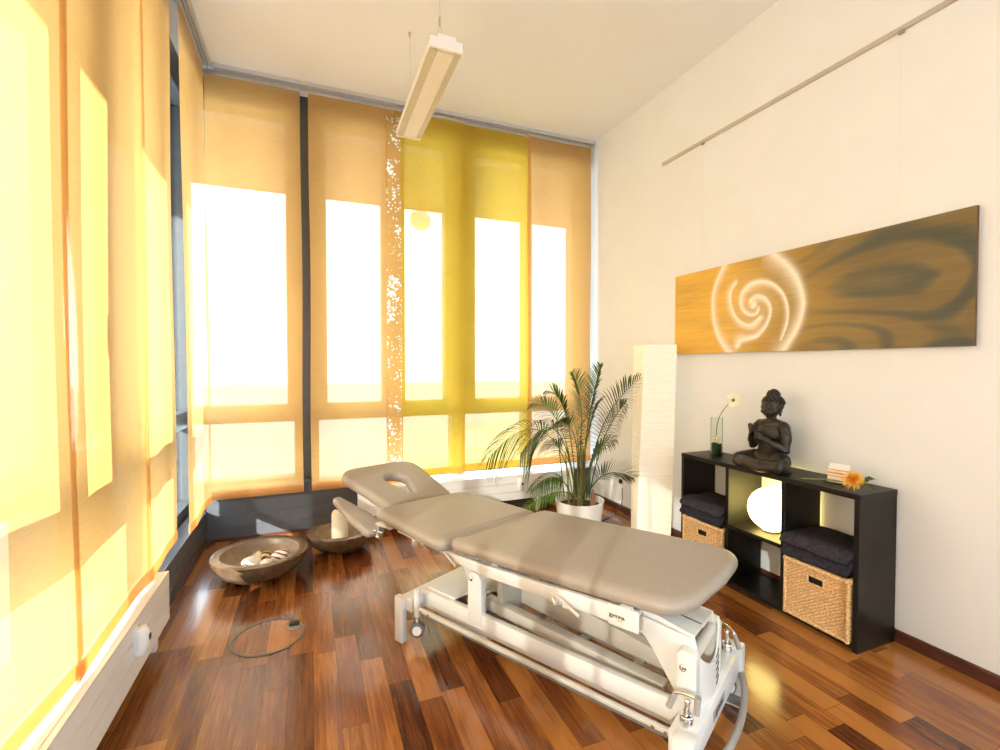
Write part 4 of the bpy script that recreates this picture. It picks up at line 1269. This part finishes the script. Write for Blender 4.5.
# cover plate with a quarter-round cut-out
arcp = [(.43, .555), (.062, .555), (.062, .125), (.250, .125)] + [(.43 - .18 * math.cos(q), .125 + .20 * math.sin(q)) for q in [math.radians(8 * k) for k in range(1, 11)]] + [(.43, .33)]
MB().prism(arcp, 2, .240, .250, .002).build('cover_plate', cm_, mt)
mb = MB().tube([(.33, .15, .225), (.33, .28, .225)], .022, 16).tube([(.39, .14, .215), (.39, .26, .215)], .016, 16).tube(bez([(.28, .15, .20), (.34, .18, .245), (.40, .16, .22)], 6), .006, 8)
mb.build('drive_gear', M['chrome'], mt)
MB().box((.12, .14, .09), (.43, .42, .200), .01).build('motor_housing', M['grey_plastic'], mt)
# posts / feet
for (s0, s1, t0, t1) in ((-.038, .018, -.004, .030), (-.038, .018, .53, .58), (1.322, 1.388, -.052, -.002), (1.322, 1.388, .555, .610)):
    MB().box((s0, t0, 0), (s1, t1, .240 if s0 > 1 else .222), .006).build('foot_post', cm_, mt)
# foot control bars
for t in (.000, .56):
    fb = MB().box((.135, t, .196), (1.322, t + .016, .214), .004).build('foot_switch_bar', M['grey_metal'], mt)
    MB().box((.135, t + .004, .184), (1.31, t + .012, .196), .001).build('bar_underside', M['rubber'], fb)
    for s in (.155, .205, 1.25, 1.29):
        MB().tube([(s, t - .006, .205), (s, t + .02, .205)], .006, 10).build('bar_bolt', M['chrome'], fb)
# uprights
def upright(s0, s1, t0, t1, z0, z1, nm='upright'):
    w_ = (s1 - s0)
    pts = [(s0, z0), (s1, z0), (s1, z1 - w_ * .35), (s1 - w_ * .18, z1 - w_ * .08), (s0 + w_ * .5, z1), (s0 + w_ * .15, z1 - w_ * .06), (s0, z1 - w_ * .3)]
    return MB().prism(pts, 1, t0, t1, .003).build(nm, cm_, mt)
u1 = upright(.360, .440, .094, .130, .20, .424)
u2 = upright(.360, .440, .440, .475, .20, .424)
u3 = upright(1.290, 1.352, .092, .132, .215, .428)
u4 = upright(1.288, 1.352, .368, .396, .215, .428)
for u, s, z, t in ((u1, .383, .393, .092), (u3, 1.312, .372, .090)):
    MB().lathe([(0, 0), (.012, 0), (.011, .004), (.006, .006), (.004, .002), (0, .002)], n=16).build('bolt', M['chrome'], u, M=Matrix.Translation((s, t, z)) @ Matrix.Rotation(PI / 2, 4, 'X'))
MB().tube([(1.328, .125, .394), (1.328, .372, .394)], .020, 24).build('pivot_tube', gm, mt)
# curved vented cover between the foot-end uprights
mb = MB(); n_ = 14; rings = []
def vcx(q): return 1.350 + .018 * math.sin(q * PI)
def vcz(q): return .345 + .075 * (2 * abs(q - .45)) ** 2
for i in range(n_ + 1):
    q = i / n_; t = .130 + .240 * q
    zt_ = vcz(q)
    up_ = [(vcx(q), .212 + (zt_ - .212) * k / 8) for k in range(9)]
    rings.append([mb.bm.verts.new((x, t, z)) for x, z in up_] + [mb.bm.verts.new((x - .006, t, z)) for x, z in up_[::-1]])
for i in range(n_):
    a, b = rings[i], rings[i + 1]; k_ = len(a)
    for j in range(k_): mb.bm.faces.new((a[j], a[(j + 1) % k_], b[(j + 1) % k_], b[j]))
mb.bm.faces.new(rings[0]); mb.bm.faces.new(rings[-1][::-1])
vc = mb.build('vented_cover', cm_, mt)
for k in range(5):
    z = .252 + k * .0235
    MB().tube([(vcx((.262 + j * .012 - .13) / .24) + .0002, .262 + j * .012, z) for j in range(6)], .0022, 6).build('vent_slot', M['black'], vc)
# lift arms
def slab(p0, p1, t0, t1, h0, h1, name, mat):
    (x0, z0), (x1, z1) = p0, p1
    return MB().prism([(x0, z0 - h0 / 2), (x1, z1 - h1 / 2), (x1, z1 + h1 / 2), (x0, z0 + h0 / 2)], 1, t0, t1, .004).build(name, mat, mt)
slab((.38, .245), (1.215, .195), .185, .235, .050, .050, 'lift_arm', gm)
slab((.40, .280), (1.16, .185), .350, .400, .125, .085, 'lift_arm', M['grey_metal'])
MB().prism([(1.08, .480), (1.165, .500), (1.330, .462), (1.346, .405), (1.325, .245), (1.275, .245), (1.235, .305), (1.195, .365), (1.14, .430), (1.04, .462)], 1, .136, .146, .002).build('gusset_plate', cm_, mt)
MB().prism([(1.02, .490), (1.330, .452), (1.340, .405), (1.235, .252), (1.195, .262), (1.150, .38), (1.04, .452)], 1, .355, .365, .002).build('gusset_plate', gm, mt)
MB().prism([(.98, .500), (1.330, .458), (1.330, .448), (.98, .489)], 1, .136, .232, .002).build('arm_top_plate', cm_, mt)
MB().prism([(.98, .494), (1.330, .450), (1.330, .440), (.98, .483)], 1, .238, .365, .002).build('arm_top_plate', gm, mt)
# head end gussets
for t0 in (.134, .425):
    MB().prism([(.225, .500), (.47, .500), (.455, .430), (.42, .40), (.37, .26), (.355, .255), (.338, .32), (.308, .385), (.275, .45)], 1, t0, t0 + .008, .002).build('gusset_plate', cm_, mt)
MB().box((.445, .20, .20), (.475, .42, .44), .004).build('lift_bracket', gm, mt)
MB().prism([(.99, .4990), (1.325, .4570), (1.325, .4545), (.99, .4965)], 1, .2305, .2395).build('slot', M['black'], mt, False)
for s in (.56, .80, 1.05):
    MB().box((s, .128, .162), (s + .035, .432, .180), .003).build('cross_brace', gm, mt)
# upper frame
for (t0, t1) in ((.022, .046), (.59, .614)):
    MB().prism([(.300, .512), (.52, .513), (1.180, .533), (1.183, .480), (1.168, .472), (.90, .473), (.52, .466), (.34, .480)], 1, t0, t1, .004).build('upper_frame_rail', cm_, mt)
for s in (.40, .78, 1.12):
    MB().box((s, .044, .488), (s + .045, .592, .510), .003).build('frame_crossbar', cm_, mt)
MB().box((1.120, .018, .520), (1.165, .046, .540), .003).build('support_block', cm_, mt)
MB().box((1.085, .014, .470), (1.194, .0225, .540), .009).build('end_cover', cm_, mt)
def text(body_, size, name, mat, parent, Mx):
    cu = bpy.data.curves.new(name, 'FONT'); cu.body = body_; cu.size = size; cu.extrude = .0003; cu.align_x = 'CENTER'; cu.align_y = 'CENTER'; cu.offset = .0006
    o = bpy.data.objects.new(name + '_c', cu); col.objects.link(o)
    dg = bpy.context.evaluated_depsgraph_get()
    me = bpy.data.meshes.new_from_object(o.evaluated_get(dg)); bpy.data.objects.remove(o); bpy.data.curves.remove(cu)
    me.materials.clear(); me.materials.append(mat); me.transform(Mx); me.name = name
    o = bpy.data.objects.new(name, me); link(o, parent); return o
text('gymna', .024, 'lettering', M['ink'], mt, Matrix.Translation((1.118, .0136, .506)) @ Matrix.Rotation(PI / 2, 4, 'X') @ Matrix.Diagonal((.9, .8, 1, 1)))
MB().box((1.120, .0134, .492), (1.140, .0141, .4945)).build('underline', M['orange_ink'], mt, False)
MB().box((1.3755, .20, .158), (1.3775, .34, .192), .0005, 1).build('name_plate', M['grey_plastic'], cb)
text('gymna', .034, 'lettering', M['ink'], cb, Matrix.Translation((1.3780, .27, .176)) @ Matrix.Rotation(PI / 2, 4, 'Z') @ Matrix.Rotation(PI / 2, 4, 'X'))
# lever under the leg cushion
lv = MB().box((.845, .016, .468), (.895, .026, .500), .008).box((.90, .018, .462), (.925, .026, .482), .006).build('lever_bracket', cm_, mt)
MB().tube([(.870, .012, .490), (.885, .002, .478)], .010, 12).build('lever_joint', M['chrome'], lv)
MB().tube([(.900, .002, .505), (.990, -.015, .472)], .0065, 12).build('lever_rod', gm, lv)
lv = MB().tube([(.310, .000, .520), (.400, -.02, .490)], .0065, 12).build('back_lever', M['alu'], mt)
# back section rails with brackets
for t in (.035, .575):
    MB().prism([(-.06, .530), (.345, .506), (.345, .488), (-.06, .517)], 1, t, t + .022, .003).build('back_rail', cm_, mt)
mb = MB().box((.055, .026, .478), (.082, .040, .515), .006)
mb.build('rail_bracket', M['alu'], mt)
MB().box((.115, .028, .490), (.135, .040, .512), .004).build('rail_bracket', M['alu'], mt)
MB().box((-.275, .06, .500), (-.15, .16, .512), .003).build('arm_bracket', gm, mt)
MB().tube([(-.235, .045, .505), (-.235, .045, .455)], .009, 12).ball((-.235, .045, .452), .013).tube([(-.26, .04, .48), (-.20, .05, .478)], .006, 10).build('arm_clamp', M['chrome'], mt)
for t in (.22, .40):
    MB().prism([(-.30, .575), (-.10, .530), (-.10, .515), (-.30, .56)], 1, t, t + .03, .002).build('head_hinge_bar', gm, mt)

# castors (drawn up, the table stands on its posts)
def castor(s, t, ang, zt):
    c = empty('castor', (s, t, 0), ang, parent=mt)
    MB().tube([(0, 0, .150), (0, 0, zt)], .0155, 16).lathe([(.010, zt), (.0162, zt), (.0168, zt + .009), (.012, zt + .013), (.010, zt + .006)], n=20, close=True).build('castor_sleeve', cm_, c)
    MB().tube([(0, 0, .108), (0, 0, .152)], .010, 14).build('castor_stem', M['chrome'], c)
    mb = MB()
    for sg in (-1, 1):
        t_ = MB().lathe([(0, -.007), (.028, -.007), (.0345, -.004), (.0345, .004), (.028, .007), (0, .007)], n=28)
        me = bpy.data.meshes.new('t'); t_.bm.transform(Matrix.Translation((0, sg * .012, .088)) @ Matrix.Rotation(PI / 2, 4, 'X')); t_.bm.to_mesh(me); t_.bm.free(); mb.bm.from_mesh(me); bpy.data.meshes.remove(me)
    mb.build('wheel', M['rubber'], c)
    MB().tube([(0, -.021, .088), (0, .021, .088)], .022, 20).build('wheel_hub', M['white_metal'], c)
    MB().box((-.018, -.0045, .09), (.018, .0045, .116), .004).build('fork', gm, c)
castor(.092, .030, .75, .268); castor(.092, .54, .6, .268); castor(1.338, .045, .75, .215); castor(1.338, .535, .9, .215)
# brake cranks at the foot end
def crank(s, t, flip, a0):
    c = empty('brake_crank', (s, t, 0), a0, parent=mt)
    MB().lathe([(.011, .222), (.019, .222), (.021, .252), (.018, .258), (.014, .252), (.011, .240)], n=24, close=True).build('collar', M['chrome'], c)
    MB().tube([(0, 0, .20), (0, 0, .275), (.004, 0, .295)], [.009, .009, .007], 14).ball((.002, 0, .300), .010).build('spindle', M['chrome'], c)
    MB().tube(bez([(.035, .0, .322), (.0, 0, .322), (-.028, 0, .316), (-.036, 0, .306)], 6), .0058, 10).build('crank_rod', M['chrome'], c)
    MB().tube([(-.034, 0, .310), (-.054, -.005, .262)], [.0085, .0100], 14).build('grip', M['grey_plastic'], c)
    if flip:
        MB().tube([(.034, .0, .328), (.030, -.002, .272)], [.010, .009], 14).build('grip', M['grey_plastic'], c)
crank(1.338, .045, True, 0)
crank(1.338, .535, False, 2.6)
# curved foot pedal bar at the foot end
arc = [(1.350 + .085 * math.sin(q), .260 + .33 * -math.cos(q), .115 + .03 * abs(math.cos(q)) ** 3) for q in [math.radians(8 + k * 8.2) for k in range(21)]]
pb = MB().tube(arc, .0120, 16).build('foot_pedal_bar', M['grey_plastic'], mt)
for t in (.06, .42):
    MB().box((1.340, t, .098), (1.425, t + .030, .122), .006).build('pedal_bracket', M['rubber'], pb)

# ------------------------------------------------------------------ world, sun, camera
wd = bpy.data.worlds.new('sky'); scene.world = wd; wd.use_nodes = True
N, L = wd.node_tree.nodes, wd.node_tree.links
bg = N['Background']
tc = N.new('ShaderNodeTexCoord'); sx = N.new('ShaderNodeSeparateXYZ'); L.new(tc.outputs['Generated'], sx.inputs[0])
cr = N.new('ShaderNodeValToRGB'); e = cr.color_ramp.elements
e[0].position = .0; e[0].color = (.86, .94, 1.0, 1); e[1].position = .7; e[1].color = (.62, .80, 1.0, 1)
L.new(sx.outputs['Z'], cr.inputs[0]); L.new(cr.outputs[0], bg.inputs['Color'])
bg.inputs['Strength'].default_value = 7.5
ld = bpy.data.lights.new('sun', 'SUN'); ld.energy = 14; ld.angle = math.radians(.6); ld.color = (1, .97, .92)
lo = bpy.data.objects.new('sun', ld); col.objects.link(lo)
lo.location = (-6, -6, 6)
alt = math.radians(23.3)
lo.rotation_euler = Vector((math.cos(alt) * .7071, math.cos(alt) * .7071, -math.sin(alt))).to_track_quat('-Z', 'Y').to_euler()

cam = bpy.data.cameras.new('camera'); cam.sensor_width = 36; cam.lens = 471.07 / 1000 * 36; cam.clip_start = .02
co = bpy.data.objects.new('camera', cam); col.objects.link(co); scene.camera = co
yaw, pitch, roll = .3819, .0228, -.0014
co.location = (0, 0, 1.35)
fw = Vector((math.sin(yaw) * math.cos(pitch), math.cos(yaw) * math.cos(pitch), -math.sin(pitch)))
co.rotation_mode = 'QUATERNION'
from mathutils import Quaternion
co.rotation_quaternion = Quaternion(fw, 0) @ fw.to_track_quat('-Z', 'Y')
scene.view_settings.view_transform = 'Standard'
scene.view_settings.look = 'None'
scene.view_settings.exposure = .35
scene.view_settings.gamma = 1
scene.view_settings.use_curve_mapping = False
scene.cycles.max_bounces = 14
scene.cycles.diffuse_bounces = 7
scene.cycles.transparent_max_bounces = 16
scene.cycles.sample_clamp_indirect = 6
scene.cycles.use_denoising = True
